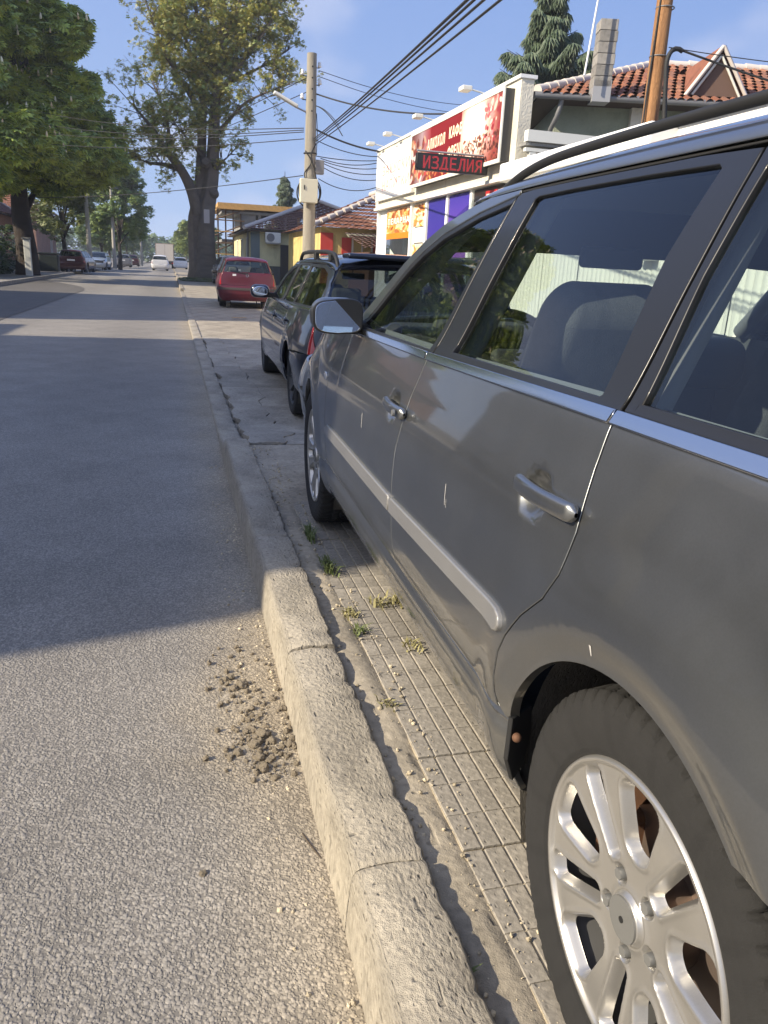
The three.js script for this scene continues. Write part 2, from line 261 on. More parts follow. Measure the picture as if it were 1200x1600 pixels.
{
  const soil = std({ color: rgb(0.17, 0.15, 0.11), roughness: 1, map: scaled(plasC, 3.7) });
  struct('ground', grid2(steps(-900, [-60, 120], [60, 20], [900, 120]), steps(60, [-100, 20], [-1500, 200]), () => -0.24), soil);
  const sandy = (x, z) => clamp(0.85 * smooth(-0.05, 0.29, x) * (0.35 + 1.0 * fbm(x * 6, z * 2.2, 4)) + smooth(0.36, 0.05, Math.hypot((x - 0.17) / 1.1, (z + 1.98) / 1.5)) * 0.8 * fbm(x * 14, z * 14, 3));
  const road = grid2(steps(-6.3, [-3.1, 0.4], [-1.3, 0.2], [0.34, 0.045]), steps(3, [0.5, 0.2], [-6.5, 0.05], [-20, 0.3], [-70, 1.5], [-420, 25]), (x, z) => ROAD_Y + 0.006 * (fbm(x * 1.3, z * 1.3, 3) - 0.5) + 0.02 * smooth(0.1, 0.3, x) * (fbm(x * 9, z * 5, 3) - 0.35) * smooth(-7, -5, z), (p) => {
    const m = 0.86 + 0.28 * fbm(p.x * 0.9 + 3, p.z * 0.35, 4), lane = 1, s = sandy(p.x, p.z), wear = 1 + 0.10 * Math.sin(p.x * 2.6 + 0.4);
    return [lerp(m * lane * wear, 1.32, s), lerp(m * lane * wear, 1.20, s), lerp(m * lane * wear, 0.97, s)];
  });
  struct('road', road, roadMat);
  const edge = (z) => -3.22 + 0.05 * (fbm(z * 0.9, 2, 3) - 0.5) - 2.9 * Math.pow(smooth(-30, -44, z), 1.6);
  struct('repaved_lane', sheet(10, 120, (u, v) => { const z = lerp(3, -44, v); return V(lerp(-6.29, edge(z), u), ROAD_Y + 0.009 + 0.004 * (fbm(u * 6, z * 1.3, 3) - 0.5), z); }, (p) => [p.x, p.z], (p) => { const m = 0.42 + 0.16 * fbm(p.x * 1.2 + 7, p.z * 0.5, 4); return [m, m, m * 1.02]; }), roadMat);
  // carriageway of the side street on the left joins here, the pavements either side
  struct('pavement', grid2(steps(-16, [-6.45, 1.2]), steps(4, [-60, 2], [-420, 30]), (x, z) => -0.01 + 0.02 * (fbm(x, z, 2) - 0.5), () => [0.8, 0.78, 0.74]), paveMat);
  const lk = []; for (let z = 4; z > -150; z -= 2) lk.push(tint(box(0.16, 0.3, 1.99, -6.38, -0.13, z - 1, 0, 0.02), [0.95, 0.93, 0.88]));
  struct('kerb', mg(lk), kerbMat);

  // ground sheet of the near pavement: sand and broken mortar between kerb and tiles
  const strip = (x, z) => { const k = smooth(0.64, 0.52, x); return paveY(z) + lerp(-0.045, 0.0, k) + k * 0.022 * (fbm(x * 14, z * 9, 4) - 0.5) - 0.02 * smooth(0.475, 0.445, x) * fbm(3, z * 6, 2); };
  const inTiles = (x, z) => smooth(-3.75, -3.5, z) * smooth(2.95, 2.75, x);
  const pave = struct('near_pavement', grid2(steps(0.435, [0.7, 0.018], [3.2, 0.2], [7, 0.8]), steps(3, [0.6, 0.1], [-5.2, 0.022], [-14, 0.15], [-60, 1.2], [-420, 30]), (x, z) => (z < -5.05 ? paveY(z) - 0.02 + 0.014 * (fbm(x * 4, z * 4, 3) - 0.5) - 0.03 * smooth(-5.1, -5.6, z) * smooth(-13.9, -13.2, z) : lerp(paveY(z) + 0.006 * (fbm(x * 5, z * 5, 3) - 0.5), strip(x, z), inTiles(x, z))), (p) => {
    const m = 0.8 + 0.4 * fbm(p.x * 5, p.z * 5, 4), d = fbm(p.x * 2.2 + 8, p.z * 2.2, 3); return [m * lerp(1.08, 0.9, d), m * lerp(1.0, 0.85, d), m * lerp(0.84, 0.76, d)];
  }), paveMat);

  // ribbed paving tiles, seven ribs of three pads each, sand in the grooves
  const P = 0.3185, rib = P / 7;
  const variants = [0, 1, 2, 3].map((v) => {
    const R = rng(40 + v), l = [tint(box(P - 0.003, 0.03, P - 0.003, 0, -0.0182, 0), [1.22, 1.12, 0.90])];
    for (let i = 0; i < 7; i++) for (let k = 0; k < 3; k++) {
      const w = rib - 0.0052, d = P / 3 - 0.0016, h = 0.0034 + R() * 0.0010; const g = new THREE.BoxGeometry(w, h, d), p = g.attributes.position;
      for (let q = 0; q < p.count; q++) if (p.getY(q) > 0) { p.setX(q, p.getX(q) * 0.92); p.setZ(q, p.getZ(q) * 0.985); }
      g.computeVertexNormals(); const c = 0.74 + 0.2 * R(); l.push(tint(metreUV(g).translate((i - 3) * rib, -0.0034 + h / 2, (k - 1) * P / 3), [c * 1.02, c * 0.99, c * 0.93]));
    }
    const g = mg(l); const u = g.attributes.uv.array; for (let i = 0; i < u.length; i++) u[i] += v * 0.37; return g;
  });
  const R = rng(5);
  for (let j = 0; j < 16; j++) for (let i = 0; i < 7; i++) {
    const z = 1.36 - j * 0.3215 - 0.16, x = 0.548 + 0.16 + i * 0.3205; if (i === 0 && (j === 10 || j === 2)) { R(); }
    const t = part('tile', variants[(i * 5 + j * 3 + Math.floor(R() * 4)) % 4], tileMat, pave);
    t.position.set(x + (R() - 0.5) * 0.006, 0.001 - (i === 0 ? 0.004 : 0) + (R() - 0.5) * 0.006, z + (R() - 0.5) * 0.004); t.rotation.set((R() - 0.5) * 0.016, (R() - 0.5) * 0.012, (R() - 0.5) * 0.02);
  }
  // cracked concrete slabs of the driveway
  const zs = [-5.12, -5.75, -6.9, -8.3, -10.0, -12.0, -13.8], xsl = [0.47, 0.86, 1.9, 3.3, 5.2];
  const jit = (i, j) => [xsl[i] + (i && i < 4 ? (hash(i, j, 7) - 0.5) * 0.5 : 0), zs[j] + (j && j < 6 ? (hash(i, j, 8) - 0.5) * 0.5 : 0)];
  for (let j = 0; j < 6; j++) for (let i = 0; i < 4; i++) {
    const q = [jit(i, j), jit(i + 1, j), jit(i + 1, j + 1), jit(i, j + 1)]; const o = []; const cx = (q[0][0] + q[2][0]) / 2, cz = (q[0][1] + q[2][1]) / 2;
    for (let e = 0; e < 4; e++) for (let k = 0; k < 10; k++) { const t = k / 10, a = q[e], b = q[(e + 1) % 4]; let x = lerp(a[0], b[0], t), z = lerp(a[1], b[1], t); const s = Math.sin(Math.PI * t); x += (noise2(x * 5 + 50, z * 5) - 0.5) * 0.14 * s; z += (noise2(x * 5, z * 5 + 90) - 0.5) * 0.14 * s; const L = Math.hypot(x - cx, z - cz); o.push([x - (x - cx) / L * 0.009, z - (z - cz) / L * 0.009]); }
    const lift = (hash(i, j, 3) - 0.5) * 0.012, c = 0.86 + 0.25 * hash(i, j, 12);
    const g = panel(o, (x, z) => V(x, paveY(z) + lift + 0.012 * (fbm(x * 3, z * 3, 4) - 0.5), z), { cell: 0.12, flange: 0.05, flip: true, round: 0.005 });
    part('concrete_slab', tint(g, [c, c * 0.97, c * 0.9]), paveMat, pave);
  }

  // kerb stones
  const prof = [[-0.014, -0.30], [-0.010, -0.16], [-0.006, -0.09], [-0.002, -0.045], [0.000, -0.028], [0.003, -0.014], [0.009, -0.005], [0.018, -0.001], [0.055, 0.001], [0.08, 0.001], [0.105, 0.0], [0.128, 0], [0.146, -0.0005], [0.153, -0.003], [0.1565, -0.012], [0.157, -0.05], [0.157, -0.12]];
  const wear = 1;   // depth of the chips knocked out of the edges, same for every stone
  function kerbStone(z0, z1, top, seed, label) {
    const L = z0 - z1, nz = Math.round(L / 0.013), np = prof.length - 1;
    const g = sheet(np, nz, (u, v) => {
      const [px, py] = prof[Math.round(u * np)], e = Math.min(v, 1 - v) * L, z = z0 - v * L, back = smooth(0.09, 0.15, px), front = smooth(0.06, 0.0, px);
      const n1 = noise3(px * 9 + seed, py * 9, z * 9) - 0.5, n2 = noise3(px * 55 + seed, py * 55, z * 55) - 0.5, big = fbm(z * 2.3 + seed, 1.7, 3) - 0.5, chip = Math.max(0, fbm(z * 26 + seed * 3, 4.4, 3) - 0.52) * 5;
      const en = smooth(0.014, 0, e);
      let x = px + back * (big * 0.008 - chip * 0.005 * wear + n1 * 0.005 * wear) + n1 * 0.003 * wear + n2 * 0.002, y = py + n1 * 0.004 * wear + n2 * 0.0025 - (front * 0.3 + back) * chip * 0.008 * wear - front * Math.max(0, fbm(z * 3 + seed, 9, 2) - 0.5) * 0.03 * wear;
      y -= en * en * 0.006 * (0.4 + noise2(px * 30, seed)); x += en * (0.075 - px) * 0.02;
      return V(KERB_X + x + (fbm(z * 0.8, 3, 2) - 0.5) * 0.012, top + Math.max(y, -0.3), z + en * 0.002 * (v < 0.5 ? -1 : 1) + (noise2(px * 20 + seed, 3) - 0.5) * 0.004 * en);
    }, (p, u) => [u * 0.6, p.z], (p) => { const m = 0.86 + 0.34 * fbm(p.x * 8 + 5, p.z * 8 + p.y * 9, 4), s = fbm(p.z * 3 + 2, p.x * 6, 3); return [m * lerp(1.04, 0.95, s), m * lerp(0.98, 0.92, s), m * lerp(0.84, 0.86, s)]; });
    const ends = [0, 1].map((v) => { const ring = []; const p = g.attributes.position; for (let i = 0; i <= np; i++) { const k = (v ? nz : 0) * (np + 1) + i; ring.push(V(p.getX(k), p.getY(k), p.getZ(k))); } const c = V(KERB_X + 0.08, top - 0.12, v ? z1 + 0.001 : z0 - 0.001), P2 = []; for (let i = 0; i < np; i++) { const t = v ? [c, ring[i + 1], ring[i]] : [c, ring[i], ring[i + 1]]; for (const q of t) P2.push(q.x, q.y, q.z); } const e = new THREE.BufferGeometry(); e.setAttribute('position', new THREE.Float32BufferAttribute(P2, 3)); e.computeVertexNormals(); return tint(metreUV(e), [1, 0.95, 0.85]); });
    solo('kerb_stone', mg([g, ...ends]), kerbMat, label, 'kerb stone', 'concrete kerb stones along the road edge');
  }
  kerbStone(2.0, 1.03, 0.03, 11, 'worn concrete kerb stone behind the tail of the silver estate car');
  kerbStone(1.027, -0.10, 0.03, 23, 'worn concrete kerb stone level with the rear bumper of the silver car');
  kerbStone(-0.104, -1.177, 0.032, 31, 'long concrete kerb stone beside the silver car rear wheel');
  kerbStone(-1.181, -2.10, 0.028, 47, 'badly worn concrete kerb stone next to the dry dirt clods');
  kerbStone(-2.105, -3.127, 0.034, 59, 'concrete kerb stone just beyond the badly worn one by the dirt clods');
  kerbStone(-3.131, -4.377, 0.03, 61, 'concrete kerb stone next to the silver car front wheel');
  kerbStone(-4.381, -5.13, 0.025, 73, 'short last kerb stone where the kerb drops to the driveway');
  let z = -5.15; for (let i = 0; z > -20; i++) { const L = 0.42 + 0.28 * hash(i, 4, 4); kerbStone(z, z - L + 0.014, lerp(-0.06, -0.102, smooth(-5.1, -5.9, z)), 80 + i * 3, 'lowered concrete kerb stone flush with the driveway'); z -= L; }
  const fk = []; for (; z > -34; z -= 1) fk.push(tint(span(0.30, 0.45, -0.3, -0.1, z - 0.985, z, 0.01), [0.95, 0.9, 0.8])); for (; z > -130; z -= 1) fk.push(tint(span(0.30, 0.45, -0.3, 0.02, z - 0.985, z, 0.01), [0.95, 0.9, 0.8]));
  struct('far_kerb', mg(fk), kerbMat);
}

// ---------------------------------------------------------------- loose dirt on the road, grit, weeds
{
  const dirt = std({ color: rgb(0.50, 0.42, 0.305), map: scaled(plasC, 0.11), bumpMap: scaled(plasB, 0.06), bumpScale: 0.004, roughness: 1 });
  const lump = (seed, r) => { const g = mergeVertices(new THREE.IcosahedronGeometry(1, 4).deleteAttribute('normal').deleteAttribute('uv')), p = g.attributes.position; for (let i = 0; i < p.count; i++) { const x = p.getX(i), y = p.getY(i), z = p.getZ(i); const k = 0.35 + 0.75 * noise3(x * 1.9 + seed, y * 1.9, z * 1.9) + 0.5 * noise3(x * 4.6, y * 4.6 + seed, z * 4.6) + 0.3 * noise3(x * 10, y * 10 + seed, z * 10); p.setXYZ(i, x * k * r, y * k * r * 0.72, z * k * r); } g.computeVertexNormals(); return metreUV(g); };
  const forms = [1, 2, 3, 4, 5, 6].map((s) => lump(s * 7.3, 1));
  const spots = [[366, 1077, 15], [378, 1072, 22], [398, 1080, 13], [352, 1062, 12], [402, 1100, 12], [408, 1118, 14], [392, 1140, 16], [410, 1150, 26], [398, 1165, 22], [424, 1160, 18], [452, 1164, 17], [440, 1168, 12], [405, 1185, 20], [372, 1178, 18], [360, 1184, 13], [412, 1203, 21], [430, 1217, 16], [425, 1095, 13], [455, 1132, 12], [360, 1027, 10], [408, 1034, 8], [345, 1078, 9], [366, 1140, 10], [420, 1190, 13], [385, 1190, 9], [317, 1366, 13], [452, 1180, 10], [398, 1155, 15], [415, 1135, 11], [433, 1175, 11]];
  const R = rng(19); let n = 0;
  for (const [px, py, s] of spots) {
    const p = atY(px, py, ROAD_Y), r = s / 1195 * EYE.distanceTo(p) * 0.36;
    const m = solo('dirt_clod', forms[n++ % 6], dirt, 'dry crumbly brown dirt clod lying on the road by the kerb', 'dirt clod', 'dirt clods scattered by the kerb');
    m.position.set(p.x, ROAD_Y + r * 0.3, p.z); m.scale.setScalar(r); m.rotation.set(0, R() * 6.3, 0);
  }
  const crumbs = new THREE.InstancedMesh(forms[2], dirt, 520), mm = new THREE.Matrix4(), q = new THREE.Quaternion();
  for (let i = 0; i < 520; i++) {
    const s = spots[Math.floor(R() * 25)], p = atY(s[0] + (R() + R() - 1) * 40, s[1] + (R() + R() - 1) * 40, ROAD_Y), r = 0.0014 + 0.007 * Math.pow(R(), 4); p.x = Math.min(p.x, 0.285);
    mm.compose(V(p.x, ROAD_Y + r * 0.5 + 0.002, p.z), q.setFromEuler(new THREE.Euler(R() * 3, R() * 6, R() * 3)), V(r, r, r)); crumbs.setMatrixAt(i, mm);
  }
  crumbs.name = 'dirt_crumbs'; tag(stuff(crumbs), 'fine dirt crumbs spread round the dry clods on the road', 'dirt'); crumbs.castShadow = crumbs.receiveShadow = true; scene.add(crumbs);
  const grit = new THREE.InstancedMesh(forms[4], std({ color: rgb(0.42, 0.37, 0.28), roughness: 1 }), 2600), cc = new THREE.Color();
  for (let i = 0; i < 2600; i++) {
    const r = 0.0010 + 0.0042 * Math.pow(R(), 5), onRoad = i < 1500; const z = 0.2 - 5.2 * Math.pow(R(), 0.8);
    const x = onRoad ? 0.275 - 0.11 * Math.pow(R(), 2.2) + 0.012 * (fbm(z * 3, 1, 2) - 0.5) : 0.462 + 0.15 * R();
    mm.compose(V(x, (onRoad ? ROAD_Y : 0.0) + r * 0.6, z), q.setFromEuler(new THREE.Euler(R() * 3, R() * 6, R() * 3)), V(r, r, r)); grit.setMatrixAt(i, mm); const k = 0.7 + R() * 0.8; grit.setColorAt(i, cc.setRGB(k, k * 0.97, k * 0.9));
  }
  grit.name = 'grit'; tag(stuff(grit), 'pale sandy grit along the foot of the kerb', 'grit'); grit.castShadow = grit.receiveShadow = true; scene.add(grit);
  const green = std({ color: rgb(0.11, 0.14, 0.04), roughness: 0.7 }), dry = std({ color: rgb(0.30, 0.27, 0.12), roughness: 0.8 });
  const blade = (a, l, w, x, z, lean) => { const d = V(Math.cos(a), 0, Math.sin(a)), s = V(-d.z, 0, d.x).multiplyScalar(w / 2), b = V(x, 0, z), m = b.clone().addScaledVector(d, l * lean * 0.4).add(V(0, l * 0.7, 0)), t = b.clone().addScaledVector(d, l * lean).add(V(0, l * 0.85, 0)); const P = [b.clone().sub(s), b.clone().add(s), m.clone().add(s), b.clone().sub(s), m.clone().add(s), m.clone().sub(s), m.clone().sub(s), m.clone().add(s), t]; const g = new THREE.BufferGeometry(); g.setAttribute('position', new THREE.Float32BufferAttribute(P.flatMap((v) => [v.x, v.y, v.z]), 3)); g.computeVertexNormals(); return metreUV(g); };
  const tuft = (px, py, n, len, wid, mat, label, elong) => { const p = atY(px, py, 0), l = []; for (let i = 0; i < n; i++) l.push(blade(R() * 6.3, len * (0.5 + R()), 0.004 + 0.004 * R(), (R() - 0.5) * wid, (R() + R() - 1) * wid * elong, 0.5 + R() * 0.8)); const m = solo('weed_tuft', mg(l), mat, label, 'weed', 'weeds in the pavement joints'); m.position.set(p.x, -0.004, p.z); };
  tuft(484, 838, 60, 0.035, 0.03, green, 'green weed tuft in the tile joint beside the front wheel', 3.4);
  tuft(513, 888, 85, 0.035, 0.045, green, 'thick green weed tuft among the cracked tiles near the front wheel', 2.2);
  tuft(605, 943, 70, 0.028, 0.12, dry, 'dry yellowish weed tuft beside the silver car sill', 0.5);
  tuft(546, 960, 45, 0.026, 0.04, dry, 'small sparse yellowish weed sprouting between the ribbed tiles', 1.4);
  tuft(561, 988, 28, 0.024, 0.035, green, 'small sparse yellowish weed sprouting between the ribbed tiles', 1.2);
  tuft(645, 1012, 30, 0.02, 0.06, dry, 'small sparse yellowish weed sprouting between the ribbed tiles', 0.8);
  tuft(607, 1103, 22, 0.02, 0.05, dry, 'small sparse yellowish weed sprouting between the ribbed tiles', 0.7);
  tuft(720, 1515, 30, 0.02, 0.03, green, 'tiny weed in the shade behind the kerb stone', 2.0);
  solo('twig', tube([atY(472, 1302, ROAD_Y + 0.006), atY(486, 1322, ROAD_Y + 0.008), atY(502, 1342, ROAD_Y + 0.005)], 0.0022, 8, 5), std({ color: rgb(0.08, 0.06, 0.04) }), 'thin dark twig lying on the road at the kerb foot', 'twig');
}
// ---------------------------------------------------------------- cars
// side view coordinates: s metres ahead of the rear axle, y up; the body is mirrored about x = 0
const CW = 0.86;
const prof = curve([[0.19, 0.09], [0.22, 0.05], [0.255, 0.012], [0.30, -0.012], [0.345, -0.024], [0.38, -0.030], [0.405, -0.026], [0.412, -0.032], [0.45, -0.041], [0.5, -0.046], [0.6, -0.047], [0.68, -0.042], [0.76, -0.028], [0.83, -0.010], [0.9, 0.012], [0.955, 0.030], [0.985, 0.048], [1.15, 0.12], [1.30, 0.19], [1.36, 0.225], [1.40, 0.29], [1.46, 0.45]]);
const shoulder = curve([[1.9, 0.955], [2.3, 0.945], [2.6, 0.905], [3.0, 0.83], [3.3, 0.765], [3.55, 0.70]]);
const ARCH_R = 0.352, AX = [[0, 0.316], [2.703, 0.316]], DISH = [[0.375, 0.813], [1.262, 0.80]];
function oSide(s, y) {
  let yy = y; if (s > 2 && y > 0.55) yy = 0.55 + (y - 0.55) * 0.405 / (shoulder(s) - 0.55);
  let o = prof(yy);
  if (s > 2.2) o += 0.15 * Math.pow((s - 2.2) / 1.3, 2.4);
  if (s < -0.15) o += 0.075 * Math.pow((-0.15 - s) / 0.8, 2.1);
  for (const [c, cy] of AX) { const r = Math.hypot(s - c, y - cy); if (r < 0.6 && y > 0.2 && y < 0.9) o += -0.010 * smooth(0.52, 0.41, r) + 0.013 * smooth(0.404, 0.352, r); }
  for (const [c, cy] of DISH) { const r = Math.hypot((s - c) / 0.056, (y - cy) / 0.046); if (r < 1) o += 0.024 * smooth(1.0, 0.35, r); }
  return o;
}
const sideMap = (off = 0) => (s, y) => V(-(CW - oSide(s, y) - off), y, -s);
const arc = (c, cy, R, a0, a1, n = 34) => Array.from({ length: n + 1 }, (_, i) => { const a = lerp(a0, a1, i / n) * Math.PI / 180; return [c + R * Math.cos(a), cy + R * Math.sin(a)]; });
const ringPoly = (o, i) => { if (area(o) < 0) o = o.slice().reverse(); if (area(i) > 0) i = i.slice().reverse(); let b = 0, bd = 9; i.forEach((q, k) => { const d = Math.hypot(q[0] - o[0][0], q[1] - o[0][1]); if (d < bd) { bd = d; b = k; } }); const r = [...i.slice(b), ...i.slice(0, b)]; return [...o, o[0], ...r, r[0]]; };
const roofF = curve([[-0.86, 1.265], [-0.6, 1.318], [-0.3, 1.338], [0, 1.343], [0.8, 1.344], [1.09, 1.341], [1.25, 1.335], [1.36, 1.319], [1.5, 1.29]]);
const roofT = curve([[-0.86, 1.335], [-0.5, 1.42], [0, 1.442], [0.6, 1.45], [1.0, 1.442], [1.3, 1.412], [1.5, 1.37]]);
const roofMap = (u, s) => { const f = roofF(s), x = CW - oSide(s, f), a = Math.min(1, Math.abs(u)) * Math.PI / 2, n = 2 / 2.02; return V(Math.sign(u) * x * Math.pow(Math.sin(a), n), f + (roofT(s) - f) * Math.pow(Math.max(0, Math.cos(a)), n), -s); };
const sRear = curve([[0.2, -0.88], [0.3, -0.97], [0.42, -1.02], [0.56, -1.02], [0.64, -0.985], [0.95, -0.965], [1.0, -0.94], [1.18, -0.85], [1.34, -0.74], [1.4, -0.66]]);
const sFront = curve([[0.19, 3.42], [0.28, 3.58], [0.42, 3.655], [0.53, 3.65], [0.6, 3.585], [0.74, 3.44]]);
function endMap(front, s0, n) { return (u, v) => { const w = CW - oSide(s0, v), a = Math.min(1, Math.abs(u)) * Math.PI / 2, k = 2 / n, e = front ? sFront(v) : sRear(v); return V(Math.sign(u) * w * Math.pow(Math.sin(a), k), v, -(e + (s0 - e) * (1 - Math.pow(Math.max(0, Math.cos(a)), k)))); }; }
const hoodMap = (u, s) => { const h = shoulder(s), w = CW - oSide(s, h); return V(u * w, h + 0.05 * (1 - Math.pow(Math.abs(u), 2.6)), -s); };
const shieldMap = (u, t) => { const x = u * lerp(CW - oSide(2.08, 0.95) - 0.045, CW - oSide(1.42, 1.33) - 0.02, t); return V(x, lerp(0.925, 1.395, t) + 0.025 * Math.sin(Math.PI * t) - u * u * lerp(-0.015, 0.05, t), -(lerp(2.44, 1.50, t) - u * u * lerp(0.34, 0.10, t))); };
const GAP = 0.0072;
const FRONT_SHUT = [[2.09, 0.937], [2.165, 0.86], [2.178, 0.80], [2.168, 0.70], [2.138, 0.56], [2.115, 0.45], [2.09, 0.418]];
const MID_SHUT = [[1.125, 0.944], [1.145, 0.84], [1.149, 0.71], [1.13, 0.56], [1.115, 0.45], [1.10, 0.414]];
const REAR_SHUT = [[0.248, 0.955], [0.242, 0.89], [0.224, 0.80], [0.226, 0.735], [0.245, 0.69], [0.30, 0.637], [0.345, 0.58], [0.366, 0.54], [0.373, 0.49], [0.373, 0.455], [0.366, 0.43]];
const off2 = (l, d) => l.map(([a, b]) => [a + d, b]);
const GLASS_F = [[1.93, 0.958], [1.148, 0.962], [1.086, 1.312], [1.275, 1.286], [1.483, 1.240], [1.60, 1.195], [1.675, 1.153], [1.80, 1.06], [1.88, 0.99]];
const GLASS_R = [[0.995, 0.972], [0.966, 1.312], [0.95, 1.318], [0.79, 1.321], [0.531, 1.321], [0.34, 1.318], [0.327, 1.31], [0.342, 1.185], [0.318, 0.984], [0.325, 0.979]];
const GLASS_Q = [[0.215, 0.986], [0.234, 1.161], [0.232, 1.304], [0.22, 1.31], [-0.40, 1.302], [-0.62, 1.26], [-0.74, 1.16], [-0.80, 1.03], [-0.80, 1.0]];
function shell(fine, mid) {
  const G = {}, S = sideMap(), both = (name, g) => (G[name] ||= []).push(g);
  const P = (poly, map, o) => panel(poly, map, o), f = { cell: fine, flip: true };
  both('front_door', P([...FRONT_SHUT, ...MID_SHUT.slice().reverse()], S, f));
  both('rear_door', P([...off2(MID_SHUT, -GAP), ...REAR_SHUT.slice().reverse()], S, f));
  both('rear_quarter', P([...off2(REAR_SHUT, -GAP), [0.352, 0.418], ...arc(0, 0.316, ARCH_R, 16.8, 126), [-0.30, 0.618], [-0.50, 0.632], [-0.87, 0.64], [-0.87, 0.966], [-0.3, 0.964]], S, { cell: fine, flip: true, flange: 0.018, round: 0.001 }));
  both('front_fender', P([...off2(FRONT_SHUT, GAP), [2.30, 0.418], ...arc(2.703, 0.316, ARCH_R, 163.2, 36), [3.02, 0.56], [3.12, 0.575], [3.12, shoulder(3.12) - 0.004], [2.9, shoulder(2.9) - 0.003], [2.6, shoulder(2.6) - 0.002], [2.3, 0.942]], S, { cell: fine, flip: true, flange: 0.018 }));
  both('sill', P([[0.345, 0.408], [0.375, 0.409], [2.08, 0.411], [2.325, 0.41], [2.352, 0.33], [2.34, 0.25], [2.28, 0.205], [0.42, 0.215], [0.35, 0.26], [0.348, 0.33]], S, { cell: fine, flip: true }));
  both('chrome_front', P([[2.05, 0.936], [1.131, 0.943], [1.131, 0.958], [2.0, 0.9525]], sideMap(-0.007), { cell: mid, flip: true, flange: 0.012, round: 0.003 }));
  both('chrome_rear', P([[1.12, 0.943], [0.252, 0.957], [0.252, 0.9735], [1.12, 0.958]], sideMap(-0.007), { cell: mid, flip: true, flange: 0.012, round: 0.003 }));
  both('chrome_quarter', P([[0.244, 0.957], [-0.86, 0.971], [-0.86, 0.986], [0.244, 0.9735]], sideMap(-0.007), { cell: mid, flip: true, flange: 0.012, round: 0.003 }));
  both('rub_front', P([[2.075, 0.546], [1.136, 0.548], [1.136, 0.583], [2.06, 0.583], [2.10, 0.572], [2.105, 0.557]], sideMap(-0.010), { cell: mid, flip: true, flange: 0.014, round: 0.005 }));
  both('rub_rear', P([[1.118, 0.548], [0.385, 0.572], [0.37, 0.579], [0.366, 0.589], [0.372, 0.599], [0.39, 0.604], [1.118, 0.583]], sideMap(-0.010), { cell: mid, flip: true, flange: 0.014, round: 0.005 }));
  both('frame_front', P(ringPoly([[2.01, 0.953], [1.118, 0.957], [1.085, 1.325], [1.28, 1.298], [1.49, 1.252], [1.607, 1.207], [1.684, 1.164], [1.812, 1.067], [1.90, 0.99]], GLASS_F), sideMap(0.004), { cell: mid, flip: true, flange: 0.02, round: 0.003 }));
  both('frame_rear', P(ringPoly([[1.106, 0.957], [0.254, 0.972], [0.262, 1.329], [0.4, 1.334], [0.8, 1.335], [1.0, 1.334], [1.073, 1.330]], GLASS_R), sideMap(0.004), { cell: mid, flip: true, flange: 0.02, round: 0.003 }));
  both('frame_quarter', P(ringPoly([[0.242, 0.974], [0.252, 1.329], [-0.42, 1.322], [-0.66, 1.28], [-0.79, 1.18], [-0.86, 1.03], [-0.86, 0.984]], GLASS_Q), sideMap(0.004), { cell: mid, flip: true, flange: 0.02, round: 0.003 }));
  both('glass_front', P(GLASS_F, sideMap(0.012), { cell: mid, flip: true, flange: 0 }));
  both('glass_rear', P(GLASS_R, sideMap(0.012), { cell: mid, flip: true, flange: 0 }));
  both('glass_quarter', P(GLASS_Q, sideMap(0.012), { cell: mid, flip: true, flange: 0 }));
  both('front_pillar', P([[2.08, 0.944], [2.01, 0.957], [1.905, 0.993], [1.816, 1.071], [1.688, 1.168], [1.611, 1.211], [1.493, 1.256], [1.28, 1.302], [1.07, 1.331], [1.07, 1.339], [1.25, 1.334], [1.36, 1.318], [1.53, 1.280], [1.65, 1.233], [1.755, 1.174], [1.875, 1.087], [2.0, 0.998], [2.11, 0.950]], S, { cell: mid, flip: true, flange: 0.03, round: 0.004 }));
  both('roof_rail_trim', P([[1.07, 1.336], [0.8, 1.339], [0.2, 1.339], [-0.3, 1.332], [-0.42, 1.326], [-0.42, 1.331], [-0.3, 1.337], [0.8, 1.343], [1.07, 1.342]], sideMap(0.006), { cell: mid, flip: true, flange: 0.01 }));
  both('rear_pillar', P([[-0.43, 1.329], [-0.67, 1.286], [-0.797, 1.184], [-0.867, 1.03], [-0.867, 0.968], [-0.935, 0.968], [-0.93, 1.03], [-0.85, 1.19], [-0.78, 1.28]], S, { cell: mid, flip: true, flange: 0.02 }));
  G.roof = [P([[-1, -0.8], [1, -0.8], [1, 1.24], [0.9, 1.36], [0.8, 1.42], [0.4, 1.475], [0, 1.49], [-0.4, 1.475], [-0.8, 1.42], [-0.9, 1.36], [-1, 1.24]], roofMap, { cell: mid, flange: 0.02, flip: false })];
  G.bonnet = [P([[-0.985, 2.16], [-0.7, 2.28], [0, 2.43], [0.7, 2.28], [0.985, 2.16], [0.985, 3.1], [0.9, 3.33], [0.7, 3.43], [0, 3.47], [-0.7, 3.43], [-0.9, 3.33], [-0.985, 3.1]], hoodMap, { cell: mid, flip: false })];
  G.windscreen = [P([[-1, 0.0], [1, 0.0], [1, 1], [-1, 1]], shieldMap, { cell: mid * 1.5, flip: false, flange: 0.004 })];
  G.sun_strip = [P([[-0.97, 0.60], [-0.5, 0.615], [0, 0.605], [0.5, 0.615], [0.97, 0.60], [0.97, 0.985], [-0.97, 0.985]], (u, t) => shieldMap(u, t).add(V(0, -0.006, 0.006)), { cell: mid * 1.5, flange: 0 })];
  const fm = endMap(true, 3.02, 3.2), rm = endMap(false, -0.33, 5), tm = endMap(false, -0.87, 6);
  G.front_bumper = [P([[-1, 0.2], [1, 0.2], [1, 0.555], [-1, 0.555]], fm, { cell: mid, flip: true, flange: 0.02 })];
  G.headlight = [P([[0.52, 0.565], [0.97, 0.575], [0.97, 0.70], [0.62, 0.72], [0.52, 0.70]], fm, { cell: mid, flip: true })];
